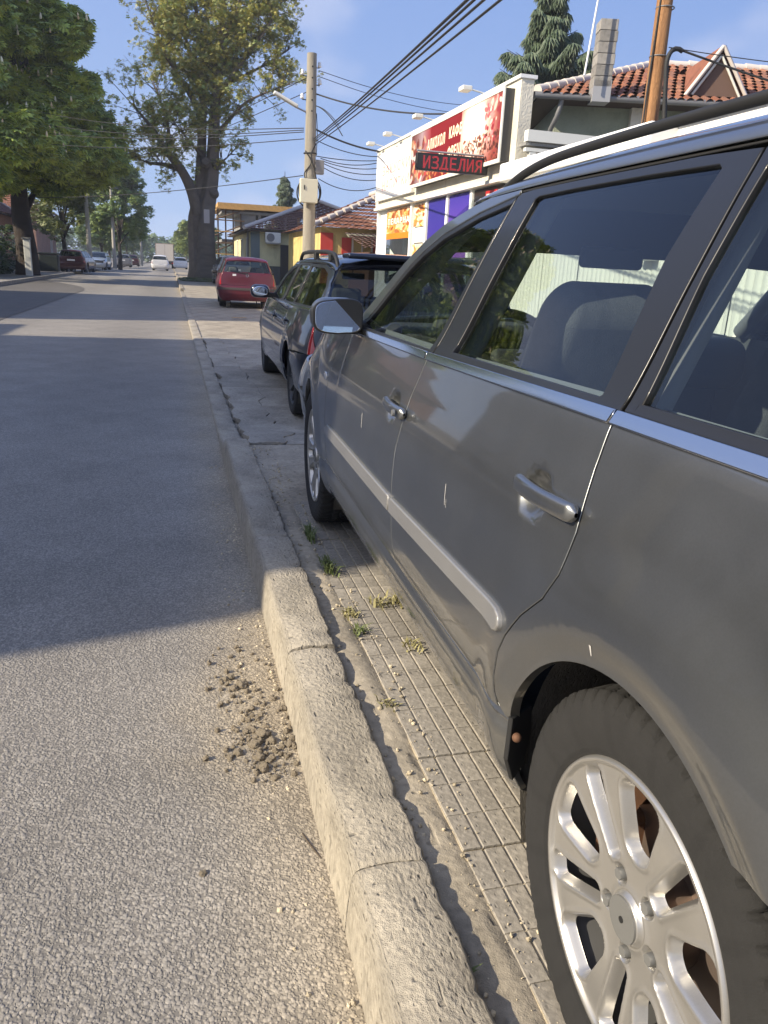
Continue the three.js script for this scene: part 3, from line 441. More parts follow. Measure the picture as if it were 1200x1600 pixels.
  G.grille = [P([[-0.5, 0.565], [0.5, 0.565], [0.5, 0.715], [-0.5, 0.715]], fm, { cell: mid, flip: true })];
  G.rear_bumper = [P([[-1, 0.2], [1, 0.2], [1, 0.605], [0.9, 0.63], [-0.9, 0.63], [-1, 0.605]], rm, { cell: mid, flip: false, flange: 0.02 })];
  G.tailgate = [P([[-0.62, 0.64], [0.62, 0.64], [0.62, 0.70], [0.97, 0.90], [0.97, 0.975], [-0.97, 0.975], [-0.97, 0.90], [-0.62, 0.70]], tm, { cell: mid, flip: false })];
  G.tail_light = [P([[0.635, 0.642], [0.995, 0.642], [0.995, 0.90], [0.97, 0.885], [0.635, 0.69]], tm, { cell: mid, flip: false })];
  G.tail_frame = [P(ringPoly([[-0.995, 0.98], [0.995, 0.98], [0.995, 1.28], [0.8, 1.34], [0, 1.35], [-0.8, 1.34], [-0.995, 1.28]], [[-0.86, 1.0], [0.86, 1.0], [0.8, 1.29], [0, 1.31], [-0.8, 1.29]]), tm, { cell: mid, flip: false })];
  G.tail_glass = [P([[-0.86, 1.0], [0.86, 1.0], [0.8, 1.29], [0, 1.31], [-0.8, 1.29]], (u, v) => tm(u, v).add(V(0, 0, -0.008)), { cell: mid, flip: false, flange: 0 })];
  return G;
}
const MIRRORED = new Set(['headlight', 'tail_light', 'front_door', 'rear_door', 'rear_quarter', 'front_fender', 'sill', 'chrome_front', 'chrome_rear', 'chrome_quarter', 'rub_front', 'rub_rear', 'frame_front', 'frame_rear', 'frame_quarter', 'glass_front', 'glass_rear', 'glass_quarter', 'front_pillar', 'roof_rail_trim', 'rear_pillar']);

// materials shared by the cars
const dustTex = dataTex(512, (i, j) => 0.93 + 0.06 * fbm(i / 512 * 6, j / 512 * 6, 5, 6) + 0.03 * hash(i, j, 2), true);
const dustRough = dataTex(512, (i, j) => 0.88 + 0.16 * fbm(i / 512 * 9 + 2, j / 512 * 9, 4, 9), false);
const paint = (r, g, b, metal = 0.7, rough = 0.36) => phys({ color: rgb(r, g, b), metalness: metal, roughness: rough, clearcoat: 1, clearcoatRoughness: 0.04, map: scaled(dustTex, 0.8), roughnessMap: scaled(dustRough, 0.8) });
const M = {
  silver: paint(0.235, 0.242, 0.242, 0.92, 0.38), silverTrim: paint(0.30, 0.295, 0.285, 0.5, 0.5),
  navy: phys({ color: rgb(0.010, 0.013, 0.026), metalness: 0.35, roughness: 0.3, clearcoat: 1, clearcoatRoughness: 0.03 }),
  red: phys({ color: rgb(0.105, 0.006, 0.014), metalness: 0.1, roughness: 0.4, clearcoat: 0.8, clearcoatRoughness: 0.1 }),
  maroon: phys({ color: rgb(0.06, 0.012, 0.014), metalness: 0.3, roughness: 0.4, clearcoat: 1 }), white: phys({ color: rgb(0.7, 0.7, 0.7), roughness: 0.4, clearcoat: 1 }), paleBlue: phys({ color: rgb(0.32, 0.38, 0.48), metalness: 0.4, roughness: 0.4, clearcoat: 1 }), greyCar: phys({ color: rgb(0.2, 0.2, 0.21), metalness: 0.5, roughness: 0.4, clearcoat: 1 }),
  chrome: std({ color: rgb(0.62, 0.63, 0.64), metalness: 1, roughness: 0.17 }),
  gloss: phys({ color: rgb(0.010), roughness: 0.38, clearcoat: 0.25, clearcoatRoughness: 0.1 }), black: std({ color: rgb(0.011), roughness: 0.62 }), matt: std({ color: rgb(0.03), roughness: 0.85 }),
  glass: phys({ color: rgb(0.72, 0.79, 0.79), transmission: 1, thickness: 0, roughness: 0.01, ior: 1.52, side: THREE.DoubleSide }), dark: phys({ color: rgb(0.32, 0.36, 0.37), transmission: 1, thickness: 0, roughness: 0.01, ior: 1.52, side: THREE.DoubleSide }),
  tyre: std({ color: rgb(0.019, 0.0185, 0.018), roughness: 0.86, map: scaled(plasC, 0.12), bumpMap: scaled(plasB, 0.05), bumpScale: 0.0012 }), tyreOther: std({ color: rgb(0.025), roughness: 0.85 }),
  alloy: phys({ color: rgb(0.47, 0.455, 0.425), metalness: 0.75, roughness: 0.33, clearcoat: 0.25, clearcoatRoughness: 0.2, map: scaled(dustTex, 0.3) }), darkAlloy: std({ color: rgb(0.05), metalness: 0.6, roughness: 0.4 }), steel: std({ color: rgb(0.24, 0.24, 0.23), metalness: 0.6, roughness: 0.5 }),
  rust: std({ color: rgb(0.16, 0.08, 0.045), metalness: 0.3, roughness: 0.75, map: scaled(plasC, 0.1) }), disc: std({ color: rgb(0.22, 0.17, 0.14), metalness: 0.7, roughness: 0.45 }), barrel: std({ color: rgb(0.14), metalness: 0.5, roughness: 0.6 }),
  liner: std({ color: rgb(0.20, 0.19, 0.17), roughness: 0.95, map: scaled(concC, 0.5), bumpMap: scaled(concB, 0.25), bumpScale: 0.006 }),
  seat: std({ color: rgb(0.11, 0.115, 0.12), roughness: 0.95, map: scaled(plasC, 0.2), bumpMap: scaled(plasB, 0.1), bumpScale: 0.003 }), seatLight: std({ color: rgb(0.20, 0.205, 0.20), roughness: 0.95, map: scaled(plasC, 0.2) }), trim: std({ color: rgb(0.13, 0.14, 0.145), roughness: 0.85 }), headliner: std({ color: rgb(0.20, 0.21, 0.215), roughness: 0.95 }), dash: std({ color: rgb(0.03, 0.032, 0.035), roughness: 0.8 }),
  redLamp: phys({ color: rgb(0.42, 0.012, 0.015), roughness: 0.12, clearcoat: 1 }), clearLamp: phys({ color: rgb(0.62, 0.60, 0.56), roughness: 0.15, clearcoat: 1, metalness: 0.2 }), amber: phys({ color: rgb(0.5, 0.16, 0.03), roughness: 0.15, clearcoat: 1 }),
  mirror: std({ color: rgb(0.88), metalness: 1, roughness: 0.02 }), blueCap: phys({ color: rgb(0.02, 0.05, 0.12), roughness: 0.12, clearcoat: 1, metalness: 0.3 }),
  plate: std({ color: rgb(0.7), roughness: 0.5 }),
};
function canvasTex(w, h, draw) { const c = document.createElement('canvas'); c.width = w; c.height = h; draw(c.getContext('2d'), w, h); const t = new THREE.CanvasTexture(c); t.colorSpace = THREE.SRGBColorSpace; return t; }
const plateMat = (text) => std({ roughness: 0.5, map: canvasTex(256, 56, (g) => { g.fillStyle = '#e8e6de'; g.fillRect(0, 0, 256, 56); g.fillStyle = '#23409a'; g.fillRect(0, 0, 22, 56); g.fillStyle = '#15161a'; g.font = 'bold 44px sans-serif'; g.textBaseline = 'middle'; g.textAlign = 'center'; g.fillText(text, 140, 31, 220); }) });

// wheels: rim relief as a polar height field with real openings, facing -x
function rimGeo(R, windows, fine = 1) {
  const nr = Math.round(84 * fine), na = Math.round(480 * fine), W = na + 1, P = [], U = [], S = [], I = [];
  for (let i = 0; i <= nr; i++) for (let j = 0; j <= na; j++) {
    const r = 0.006 + (R - 0.006) * i / nr, a = j / na * 2 * Math.PI, w = windows(r / R * 0.217, a * 180 / Math.PI);
    P.push([-w.d, r * Math.sin(a), r * Math.cos(a)]); U.push([r * Math.cos(a), r * Math.sin(a)]); S.push(w.k);
  }
  const cutPt = new Map(), mid = (a, b) => { const key = Math.min(a, b) * 1e6 + Math.max(a, b); let q = cutPt.get(key); if (q === undefined) { const t = S[a] / (S[a] - S[b]); q = P.length; P.push(P[a].map((v, k) => lerp(v, P[b][k], t))); U.push(U[a].map((v, k) => lerp(v, U[b][k], t))); S.push(0); cutPt.set(key, q); } return q; };
  const tri = (a, b, c) => { const v = [a, b, c], o = []; for (let i = 0; i < 3; i++) { const p = v[i], q = v[(i + 1) % 3]; if (S[p] >= 0) o.push(p); if ((S[p] >= 0) !== (S[q] >= 0)) o.push(mid(p, q)); } for (let i = 1; i < o.length - 1; i++) I.push(o[0], o[i], o[i + 1]); };
  for (let i = 0; i < nr; i++) for (let j = 0; j < na; j++) { const a = i * W + j, b = a + 1, c = a + W, d = c + 1; tri(a, b, c); tri(b, d, c); }
  const g = new THREE.BufferGeometry(); g.setAttribute('position', new THREE.Float32BufferAttribute(P.flat(), 3)); g.setAttribute('uv', new THREE.Float32BufferAttribute(U.flat(), 2)); g.setIndex(I); g.computeVertexNormals(); return g;
}
const sdBox = (x, y, hx, hy, r) => { const a = Math.abs(x) - hx + r, b = Math.abs(y) - hy + r; return Math.hypot(Math.max(a, 0), Math.max(b, 0)) + Math.min(Math.max(a, b), 0) - r; };
function estateRim(r, a) {
  let d = 0, sd = 9; const wrap = (c) => { let x = ((a - c) % 72 + 72) % 72; if (x > 36) x -= 72; return x * Math.PI / 180; };
  const tl = wrap(20.5) * r, ts = wrap(56.5) * r;
  const hl = 0.020 + 0.029 * clamp((r - 0.088) / 0.11);
  const A = sdBox(r - 0.146, tl, 0.054, hl, 0.022), B = sdBox(r - 0.139, ts, 0.062, 0.0150 + 0.006 * clamp((r - 0.09) / 0.1), 0.012);
  sd = Math.min(A, B);
  d = -0.004 - 0.010 * smooth(0.19, 0.05, r) + 0.010 * smooth(0.05, 0.02, r);
  d += 0.0022 * Math.exp(-Math.pow((sd - 0.004) / 0.004, 2));
  if (sd < 0.002) d -= 0.019 * smooth(0.003, -0.009, sd);
  const bolt = Math.hypot(r - 0.056, ts); if (bolt < 0.015) d -= 0.012 * smooth(0.015, 0.011, bolt);
  if (r < 0.034) d = -0.004 - 0.002 * smooth(0.030, 0.034, r); else if (r < 0.037) d -= 0.004;
  d += 0.007 * smooth(0.2045, 0.209, r) - 0.006 * smooth(0.2145, 0.217, r);
  return { d, k: sd + 0.0062 };
}
function multiRim(n, w) { return (r, a) => { let x = ((a % (360 / n)) + 360 / n) % (360 / n); x = Math.abs(x - 180 / n) * Math.PI / 180 * r; const hw = Math.PI / n * r - w; const sd = Math.max(x - hw, Math.abs(r - 0.132) - 0.068); let d = -0.01 - 0.02 * smooth(0.2, 0.05, r); if (sd < 0.004) d -= 0.03 * smooth(0.004, -0.008, sd); d += 0.01 * smooth(0.2, 0.207, r); return { d, k: sd + 0.007 }; }; }
function tyreGeo(R, T, W, na, tread) {
  const H = T - R, pts = [];   // [x from outer face inward, radius, tread]
  const side = [[0.006, R - 0.004], [-0.001, R + 0.004], [-0.004, R + 0.010], [-0.009, R + H * 0.30], [-0.012, R + H * 0.48], [-0.010, R + H * 0.64], [-0.006, R + H * 0.78], [-0.001, R + H * 0.87], [0.004, R + H * 0.925]];
  for (const [x, r] of side) pts.push([x, r, 0]);
  const nt = 26; for (let i = 0; i <= nt; i++) { const t = i / nt, x = 0.010 + (W - 0.020) * t; pts.push([x, T - 0.006 * Math.pow(Math.abs(2 * t - 1), 3) - 0.002, 1, t]); }
  for (const [x, r] of side.slice().reverse()) pts.push([W - x, r, 0]);
  const P = [], U = [], I = [], m = pts.length;
  for (let j = 0; j <= na; j++) { const a = j / na * 2 * Math.PI; pts.forEach(([x, r, tr, t], k) => {
    if (tr && tread) { const g = [0.22, 0.42, 0.58, 0.78].some((c) => Math.abs(t - c) < 0.022), off = Math.abs(t - 0.5) * 30, b = ((j + off + (t < 0.5 ? 0 : 5)) % 10) < 2.4; if (g || b) r -= 0.011; }
    if (tread && !tr && (k === 6 || k === 7 || k === 8 || k === m - 7 || k === m - 8 || k === m - 9)) { if (((j + 15) % 10) < 2.4) { r -= k === 6 || k === m - 7 ? 0.003 : 0.009; } }
    P.push(x, r * Math.sin(a), r * Math.cos(a)); U.push(a * 0.3, k * 0.012); }); }
  for (let j = 0; j < na; j++) for (let k = 0; k < m - 1; k++) { const a = j * m + k, b = a + 1, c = a + m, d = c + 1; I.push(a, c, b, b, c, d); }
  const g = new THREE.BufferGeometry(); g.setAttribute('position', new THREE.Float32BufferAttribute(P, 3)); g.setAttribute('uv', new THREE.Float32BufferAttribute(U, 2)); g.setIndex(I); g.computeVertexNormals(); return g;
}
const discX = (r, x, t, seg = 32) => flat(new THREE.CylinderGeometry(r, r, t, seg).rotateZ(Math.PI / 2).translate(x, 0, 0));
function wheelParts(R, T, W, rim, na, fine, rimMat, tyreMat, bolts) {
  const list = [['tyre', tyreGeo(R, T, W, na, na > 150), tyreMat], ['rim', rimGeo(R, rim, fine), rimMat], ['barrel', flat(new THREE.CylinderGeometry(R - 0.008, R - 0.014, W - 0.02, 48, 1, true).rotateZ(Math.PI / 2).translate(W / 2 + 0.006, 0, 0)), M.barrel], ['brake_disc', [discX(0.14, 0.085, 0.02), discX(0.07, 0.06, 0.06)], M.disc], ['hub_plate', discX(R - 0.016, W - 0.03, 0.004), M.black]];
  list.push(['brake_caliper', [box(0.07, 0.15, 0.08, 0.08, 0.02, -0.12, 0, 0.015)], M.rust]);
  if (bolts) { list.push(['centre_cap', [discX(0.031, 0.0030, 0.004, 40)], M.steel], ['cap_hole', [discX(0.0045, 0.0005, 0.002, 16)], M.black]); const b = []; for (let k = 0; k < 5; k++) { const a = (56.5 + 72 * k) * Math.PI / 180; b.push(flat(new THREE.CylinderGeometry(0.0085, 0.0095, 0.014, 6).rotateZ(Math.PI / 2).translate(0.016, 0.056 * Math.sin(a), 0.056 * Math.cos(a)))); } for (const q of b) list.push(['wheel_bolt', q, M.steel]); }
  return list;
}
function addWheels(car, parts, places) {
  const merged = parts.map(([n, g, m]) => [n, Array.isArray(g) ? mg(g) : flat(g), m]), mir = merged.map(([n, g, m]) => [n, mirrorX(g), m]);
  for (const [x, y, s, steer] of places) { const w = new THREE.Group(); w.name = 'wheel'; w.position.set(x, y, -s); w.rotation.y = steer || 0; w.rotation.x = s; car.add(w); for (const [n, g, m] of x < 0 ? merged : mir) part(n, g, m, w); }
}
function warpGeo(g, w) {
  g = flat(g).clone(); const p = g.attributes.position, n = g.attributes.normal;
  for (let i = 0; i < p.count; i++) { const s = -p.getZ(i), e = 0.01, k = (w.s(s + e) - w.s(s - e)) / (2 * e); p.setXYZ(i, p.getX(i) * w.x, w.y(p.getY(i)), -w.s(s)); const a = V(n.getX(i) / w.x, n.getY(i), n.getZ(i) / Math.max(k, 0.05)).normalize(); n.setXYZ(i, a.x, a.y, a.z); }
  return g;
}
// interior common to the cars, in the unwarped frame
function interior(car, W, detail) {
  const at = (name, geos, mat) => part(name, W(mg(geos)), mat, car);
  at('floor_pan', [span(-0.74, 0.74, 0.17, 0.25, -2.30, -0.40), span(-0.50, 0.50, 0.20, 0.36, -3.3, -2.2), span(-0.50, 0.50, 0.22, 0.5, -0.42, 0.9), span(-0.78, 0.78, 0.30, 0.9, -2.3, -2.26)], M.matt);
  at('dashboard', [box(1.42, 0.20, 0.42, 0, 0.86, -2.05, 0, 0.07), box(1.36, 0.4, 0.1, 0, 0.62, -2.02, 0, 0.03), box(0.34, 0.06, 0.24, -0.37, 0.955, -1.94, 0, 0.03)], M.dash);
  const wheel = flat(new THREE.TorusGeometry(0.185, 0.016, 10, 40)), hub = box(0.13, 0.12, 0.05, 0, 0, 0, 0, 0.03), sp = box(0.35, 0.035, 0.02);
  const sw = mg([wheel, hub, sp]); sw.rotateX(-0.42).translate(-0.37, 0.86, -1.68); at('steering_wheel', [sw], M.dash);
  const seatBack = (x, s, w, h, tilt, thick) => { const g = new RoundedBoxGeometry(w, h, thick, 8, 0.08), p = g.attributes.position; for (let i = 0; i < p.count; i++) { const t = (p.getY(i) / h + 0.5); p.setX(i, p.getX(i) * (1 - (w < 0.55 ? 0.45 : 0.2) * Math.pow(clamp(t), 2.6))); p.setZ(i, p.getZ(i) + 0.03 * Math.sin(t * 3)); } g.computeVertexNormals(); return metreUV(g).translate(0, h / 2, 0).rotateX(tilt).translate(x, 0.5, -s); };
  for (const x of [-0.37, 0.37]) {
    at('front_seat', [seatBack(x, 1.28, 0.52, 0.67, 0.30, 0.17), box(0.50, 0.17, 0.52, x, 0.44, -1.50, 0, 0.07)], M.seat);
  }
  at('rear_bench', [seatBack(-0.36, 0.26, 0.62, 0.56, 0.40, 0.15), seatBack(0.36, 0.26, 0.62, 0.56, 0.40, 0.15), box(1.32, 0.17, 0.5, 0, 0.44, -0.44, 0, 0.07)], M.seatLight);
  for (const x of [-0.4, 0.4]) at('rear_headrest', [box(0.25, 0.13, 0.09, x, 1.07, -0.02, 0, 0.04)], M.seatLight);
  at('interior_mirror', [box(0.25, 0.07, 0.03, 0.0, 1.222, -1.76, 0.1, 0.02), rod(V(0.0, 1.23, -1.77), V(0, 1.285, -1.80), 0.008)], M.dash);
  const inner = sideMap(0.075), lower = panel([[2.1, 0.955], [1.1, 0.96], [0.25, 0.975], [-0.85, 0.985], [-0.85, 0.73], [0.30, 0.73], [0.47, 0.62], [0.47, 0.26], [2.24, 0.26], [2.24, 0.7], [2.2, 0.8]], inner, { cell: 0.08, flip: true, flange: 0 });
  for (const g of [lower, mirrorX(lower)]) at('door_trim', [g], M.trim);
  at('headliner', [panel([[-0.93, -0.72], [0.93, -0.72], [0.93, 1.4], [0, 1.45], [-0.93, 1.4]], (u, s) => { const q = roofMap(u, s); return V(q.x * 0.955, q.y - 0.035, q.z); }, { cell: 0.1, flange: 0 })], M.headliner);
  const pil = (a, b) => [-1, 1].map((k) => rod(V(k * (CW - oSide(a[0], a[1]) - 0.075), a[1], -a[0]), V(k * (CW - oSide(b[0], b[1]) - 0.075), b[1], -b[0]), 0.03, 0.024, 10));
  for (const g of [...pil([1.06, 0.95], [1.03, 1.34]), ...pil([0.28, 0.96], [0.30, 1.34]), ...pil([1.98, 0.98], [1.5, 1.30])]) at('pillar_trim', [g], M.headliner);
  at('cargo_floor', [span(-0.6, 0.6, 0.55, 0.6, 0.02, 0.88), span(-0.6, 0.6, 0.55, 0.95, 0.86, 0.9)], M.trim);
  const arcs = []; for (const [c, cy] of AX) for (const k of [-1, 1]) {
    const g = sheet(30, 4, (u, v) => { const a = lerp(-0.45, Math.PI + 0.45, u), R = 0.372 - 0.012 * Math.sin(u * 40) * 0.2; return V(k * lerp(0.50, 0.842 - (c > 1 ? 0.02 : 0), v), cy + R * Math.sin(a), -(c + R * Math.cos(a))); }, (p) => [p.z, p.x]); arcs.push(flat(g));
    const d = flat(new THREE.CircleGeometry(0.372, 40).rotateY(-Math.PI / 2 * k).translate(k * 0.50, cy, -c)); arcs.push(d);
  }
  at('wheel_arch_liner', [...arcs], M.liner);
}
const fineShell = shell(0.013, 0.022), roughShell = shell(0.045, 0.06);

// o: name, label, pos, turn, warp, mats, wheel geometry and what else the car carries
function car(o) {
  const c = thing(o.name, o.label, 'car', o.pos, o.turn, o.group), sh = o.fine ? fineShell : roughShell;
  const w = o.warp, W = w ? (g) => warpGeo(g, w) : (g) => g;
  const put = (key, name, mat, parent = c, second = c) => { const g = W(mg(sh[key])); const a = part(name, g, mat, parent); if (!MIRRORED.has(key)) return [a]; return [a, part(name, mirrorX(g), mat, second)]; };
  const B = o.body, T = o.trim || M.gloss, GL = o.glass || M.glass;
  const fd = put('front_door', 'front_door', B), rd = put('rear_door', 'rear_door', B), rq = put('rear_quarter', 'rear_quarter', B), ff = put('front_fender', 'front_fender', B);
  put('sill', 'sill', o.sill || B); const two = (k, n, m, p) => put(k, n, m, p[0], p[1]);
  two('frame_front', 'window_frame', T, fd); two('frame_rear', 'window_frame', T, rd); two('frame_quarter', 'window_frame', T, rq);
  two('glass_front', 'window_pane', GL, fd); two('glass_rear', 'window_pane', o.rearGlass || GL, rd); two('glass_quarter', 'window_pane', o.rearGlass || GL, rq);
  if (o.chrome) { two('chrome_front', 'window_trim', o.chrome, fd); two('chrome_rear', 'window_trim', o.chrome, rd); two('chrome_quarter', 'window_trim', o.chrome, rq); }
  if (o.rub) { two('rub_front', 'rub_strip', o.rub, fd); two('rub_rear', 'rub_strip', o.rub, rd); }
  put('front_pillar', 'front_pillar', B); put('rear_pillar', 'rear_pillar', B); put('roof_rail_trim', 'roof_gutter', M.black);
  put('roof', 'roof', B); put('bonnet', 'bonnet', B); const ws = put('windscreen', 'windscreen', GL)[0]; if (o.fine) put('sun_strip', 'sun_strip', M.matt, ws); put('front_bumper', 'front_bumper', B); put('headlight', 'headlight', M.clearLamp); put('grille', 'grille', M.black);
  put('rear_bumper', 'rear_bumper', o.bumper || B); const tg = put('tailgate', 'tailgate', B)[0]; put('tail_light', 'tail_light', M.redLamp); put('tail_frame', 'window_frame', o.tailFrame || B, tg); put('tail_glass', 'rear_window', o.rearGlass || GL, tg);
  interior(c, W, o.fine);
  return Object.assign(c, { W, fd, rd, rq, ff, tg });
}
function handleGeo(s0, s1, y0, y1) {
  const n = 26, m = 12; return sheet(m, n, (u, v) => { const s = lerp(s0, s1, v), y = lerp(y0, y1, v), e = Math.min(v, 1 - v), r = Math.sqrt(clamp(1 - Math.pow(1 - clamp(e / 0.07), 2))), a = u * 2 * Math.PI, ry = 0.0150 * (0.25 + 0.75 * r), rx = 0.0105 * (0.25 + 0.75 * r), q = (c) => Math.sign(c) * Math.pow(Math.abs(c), 0.75); return V(-(CW - oSideFlat(s, y)) - 0.020 + 0.010 * Math.pow(2 * v - 1, 2) + q(Math.cos(a)) * rx, y + q(Math.sin(a)) * ry, -s); });
}
function oSideFlat(s, y) { return prof(y); }
const ovalish = (a, b, sk) => Array.from({ length: 48 }, (_, i) => { const t = i / 48 * 2 * Math.PI, q = (v) => Math.sign(v) * Math.pow(Math.abs(v), 0.52), x = a * q(Math.cos(t)), y = b * q(Math.sin(t)); return [x, y * (1 + x * 0.9) + sk * (x > 0 ? 0.3 : -0.3)]; });
// ---------------------------------------------------------------- the silver estate car in front
{
  const cyaw = 0.01406, a = V(Math.sin(cyaw), 0, -Math.cos(cyaw)), n = V(Math.cos(cyaw), 0, Math.sin(cyaw));
  const p = V(0.5638, 0, -0.7091).addScaledVector(n, CW);
  const c = car({ name: 'silver_estate_car', label: 'grey silver estate car with black roof rails parked half on the pavement', pos: [p.x, 0.0, p.z], turn: -cyaw, fine: true, body: M.silver, chrome: M.chrome, rub: M.silverTrim, trim: M.gloss, sill: M.silver });
  addWheels(c, wheelParts(0.2165, 0.316, 0.205, estateRim, 600, 1, M.alloy, M.tyre, true), [[-0.86, 0.316, 0], [0.86, 0.316, 0], [-0.855, 0.316, 2.703, 0.02], [0.855, 0.316, 2.703, 0.02]]);
  for (const k of [0, 1]) {
    const mir = (g) => (k ? mirrorX(g) : g);
    part('door_handle', mir(flat(handleGeo(1.312, 1.118, 0.806, 0.802))), M.silver, c.fd[k]);
    part('door_handle', mir(flat(handleGeo(0.428, 0.222, 0.822, 0.826))), M.silver, c.rd[k]);
    if (!k) part('door_lock', discX(0.0085, -0.9105, 0.006, 20).translate(0, 0.803, -1.142), M.steel, c.fd[k]);
    // mirror on its foot
    const hs = new RoundedBoxGeometry(0.178, 0.124, 0.125, 8, 0.055), hp = hs.attributes.position; for (let i = 0; i < hp.count; i++) { const t = 0.5 - hp.getZ(i) / 0.125; hp.setXYZ(i, hp.getX(i) * (1 - 0.24 * t * t), hp.getY(i) * (1 - 0.3 * t * t), hp.getZ(i)); } hs.computeVertexNormals();
    const house = metreUV(hs).translate(-0.925, 0.993, -1.915); const mh = part('door_mirror', mir(house), M.silver, c.fd[k]);
    const rim = extrude(ovalish(0.080, 0.052, 0.006), 0.010, 0.004).translate(-0.925, 0.993, -1.853);
    part('mirror_rim', mir(rim), M.gloss, c.fd[k]);
    part('mirror_glass', mir(extrude(ovalish(0.078, 0.050, 0.006), 0.002, 0.001).rotateX(-0.10).rotateY(0.10).translate(-0.925, 0.993, -1.838)), M.mirror, c.fd[k]);
    part('mirror_foot', mir(box(0.13, 0.045, 0.07, -0.845, 0.955, -1.93, 0.2, 0.018)), M.black, c.fd[k]);
    // roof rail
    const rp = [[1.25, -0.006], [1.17, 0.010], [1.04, 0.022], [0.8, 0.026], [0.2, 0.026], [-0.4, 0.024], [-0.62, 0.016], [-0.74, -0.004]].map(([s, d]) => { const u = 0.78, q = roofMap(-u, s); return V(q.x, q.y + d, q.z); });
    const rail = mg([new THREE.TubeGeometry(new THREE.CatmullRomCurve3(rp), 60, 0.0098, 12), ...[-0.12].map((s) => { const q = roofMap(-0.78, s); return box(0.03, 0.05, 0.08, q.x, q.y + 0.012, q.z, 0, 0.012); })]); part('roof_rail', mir(rail), M.black, c);
    part('side_repeater', mir(flat(new THREE.SphereGeometry(1, 16, 10).scale(0.006, 0.017, 0.028).translate(-(CW - oSide(2.242, 0.745)) - 0.001, 0.745, -2.242))), M.clearLamp, c.ff[k]);
    // flap in front of the rear wheel, with its screw
    const flap = extrude([[0, 0], [0.05, 0.006], [0.056, -0.05], [0.045, -0.11], [0.02, -0.13], [-0.002, -0.08]], 0.006, 0.002).rotateY(0.5).translate(-0.893, 0.425, -0.335); part('mud_flap', mir(flap), M.black, c);
    part('screw', mir(flat(new THREE.SphereGeometry(0.0085, 12, 8).translate(-0.884, 0.395, -0.318))), M.rust, c);
  }
  for (const [q, host] of [[[[0.7425, 0.727], [0.745, 0.727], [0.727, 0.686], [0.725, 0.686]], c.rd[0]], [[[0.722, 0.70], [0.7235, 0.70], [0.717, 0.683], [0.716, 0.683]], c.rd[0]], [[[1.554, 0.726], [1.558, 0.726], [1.534, 0.684], [1.531, 0.684]], c.fd[0]], [[[0.094, 0.687], [0.099, 0.687], [0.097, 0.671], [0.095, 0.671]], c.rq[0]]]) part('paint_scratch', panel(q, sideMap(-0.0008), { cell: 0.01, flip: true, flange: 0 }), std({ color: rgb(0.42, 0.41, 0.39), roughness: 0.8 }), host);
  // bag and jacket on the rear bench
  const bag = new THREE.SphereGeometry(1, 40, 28), bp = bag.attributes.position; for (let i = 0; i < bp.count; i++) { const x = bp.getX(i), y = bp.getY(i), z = bp.getZ(i), k = 1 + 0.10 * (noise3(x * 3 + 4, y * 2, z * 3) - 0.5) + 0.10 * Math.abs(Math.sin((x * 2 + y * 5 + z * 2) * 2.2 + noise3(x * 2, y * 2, z * 2) * 5)); bp.setXYZ(i, x * k, y * k, z * k); } bag.computeVertexNormals();
  const b = solo('jacket', metreUV(bag.scale(0.17, 0.20, 0.12)), std({ color: rgb(0.28, 0.27, 0.23), roughness: 1, map: scaled(plasC, 0.1) }), 'crumpled grey jacket on the rear bench of the silver estate car', 'jacket'); b.position.set(p.x - 0.33, 0.80, p.z - 0.16);
}
// ---------------------------------------------------------------- buildings
function onX(px, py, X) { const d = V((px - 600) / 1195.1, -(py - 800) / 1195.1, -1).applyQuaternion(camera.quaternion); return EYE.clone().addScaledVector(d, X / d.x); }
const B = {
  cream: plaster(0.78, 0.74, 0.62), yellow: plaster(0.70, 0.65, 0.38), ochre: plaster(0.62, 0.50, 0.20), white: std({ color: rgb(0.80, 0.80, 0.78), roughness: 0.6 }), offwhite: std({ color: rgb(0.68, 0.68, 0.62), roughness: 0.7 }), green: plaster(0.30, 0.33, 0.25), teal: plaster(0.17, 0.22, 0.23), grey: plaster(0.30, 0.30, 0.29), plinth: plaster(0.10, 0.11, 0.11),
  wood: std({ color: rgb(0.16, 0.10, 0.055), roughness: 0.85, map: scaled(plasC, 0.6) }), darkWood: std({ color: rgb(0.05, 0.035, 0.028), roughness: 0.85 }), newWood: std({ color: rgb(0.55, 0.33, 0.11), roughness: 0.8, map: scaled(plasC, 0.5) }), brick: std({ color: rgb(0.34, 0.17, 0.11), roughness: 0.95, map: scaled(plasC, 0.7) }), redPaint: std({ color: rgb(0.48, 0.05, 0.04), roughness: 0.6 }),
  pane: phys({ color: rgb(0.045, 0.055, 0.06), roughness: 0.06, clearcoat: 1, metalness: 0 }), zinc: std({ color: rgb(0.20, 0.20, 0.20), metalness: 0.4, roughness: 0.55 }), darkDoor: std({ color: rgb(0.020, 0.017, 0.018), roughness: 0.6 }), metalBox: std({ color: rgb(0.62, 0.60, 0.46), roughness: 0.5 }), cable: std({ color: rgb(0.02), roughness: 0.7 }), steelGrey: std({ color: rgb(0.36), metalness: 0.3, roughness: 0.5 }),
  mission: [rgb(0.40, 0.16, 0.085), rgb(0.33, 0.125, 0.07), rgb(0.46, 0.21, 0.12), rgb(0.30, 0.14, 0.09)].map((c) => std({ color: c, roughness: 0.9, map: scaled(plasC, 0.35), bumpMap: scaled(plasB, 0.3), bumpScale: 0.01 })),
  brownTile: std({ color: rgb(0.19, 0.095, 0.075), roughness: 0.9, map: scaled(plasC, 1.1) }), redTile: std({ color: rgb(0.26, 0.11, 0.065), roughness: 0.9, map: scaled(plasC, 1.1) }), lime: std({ color: rgb(0.55, 0.50, 0.45), roughness: 0.95 }),
};
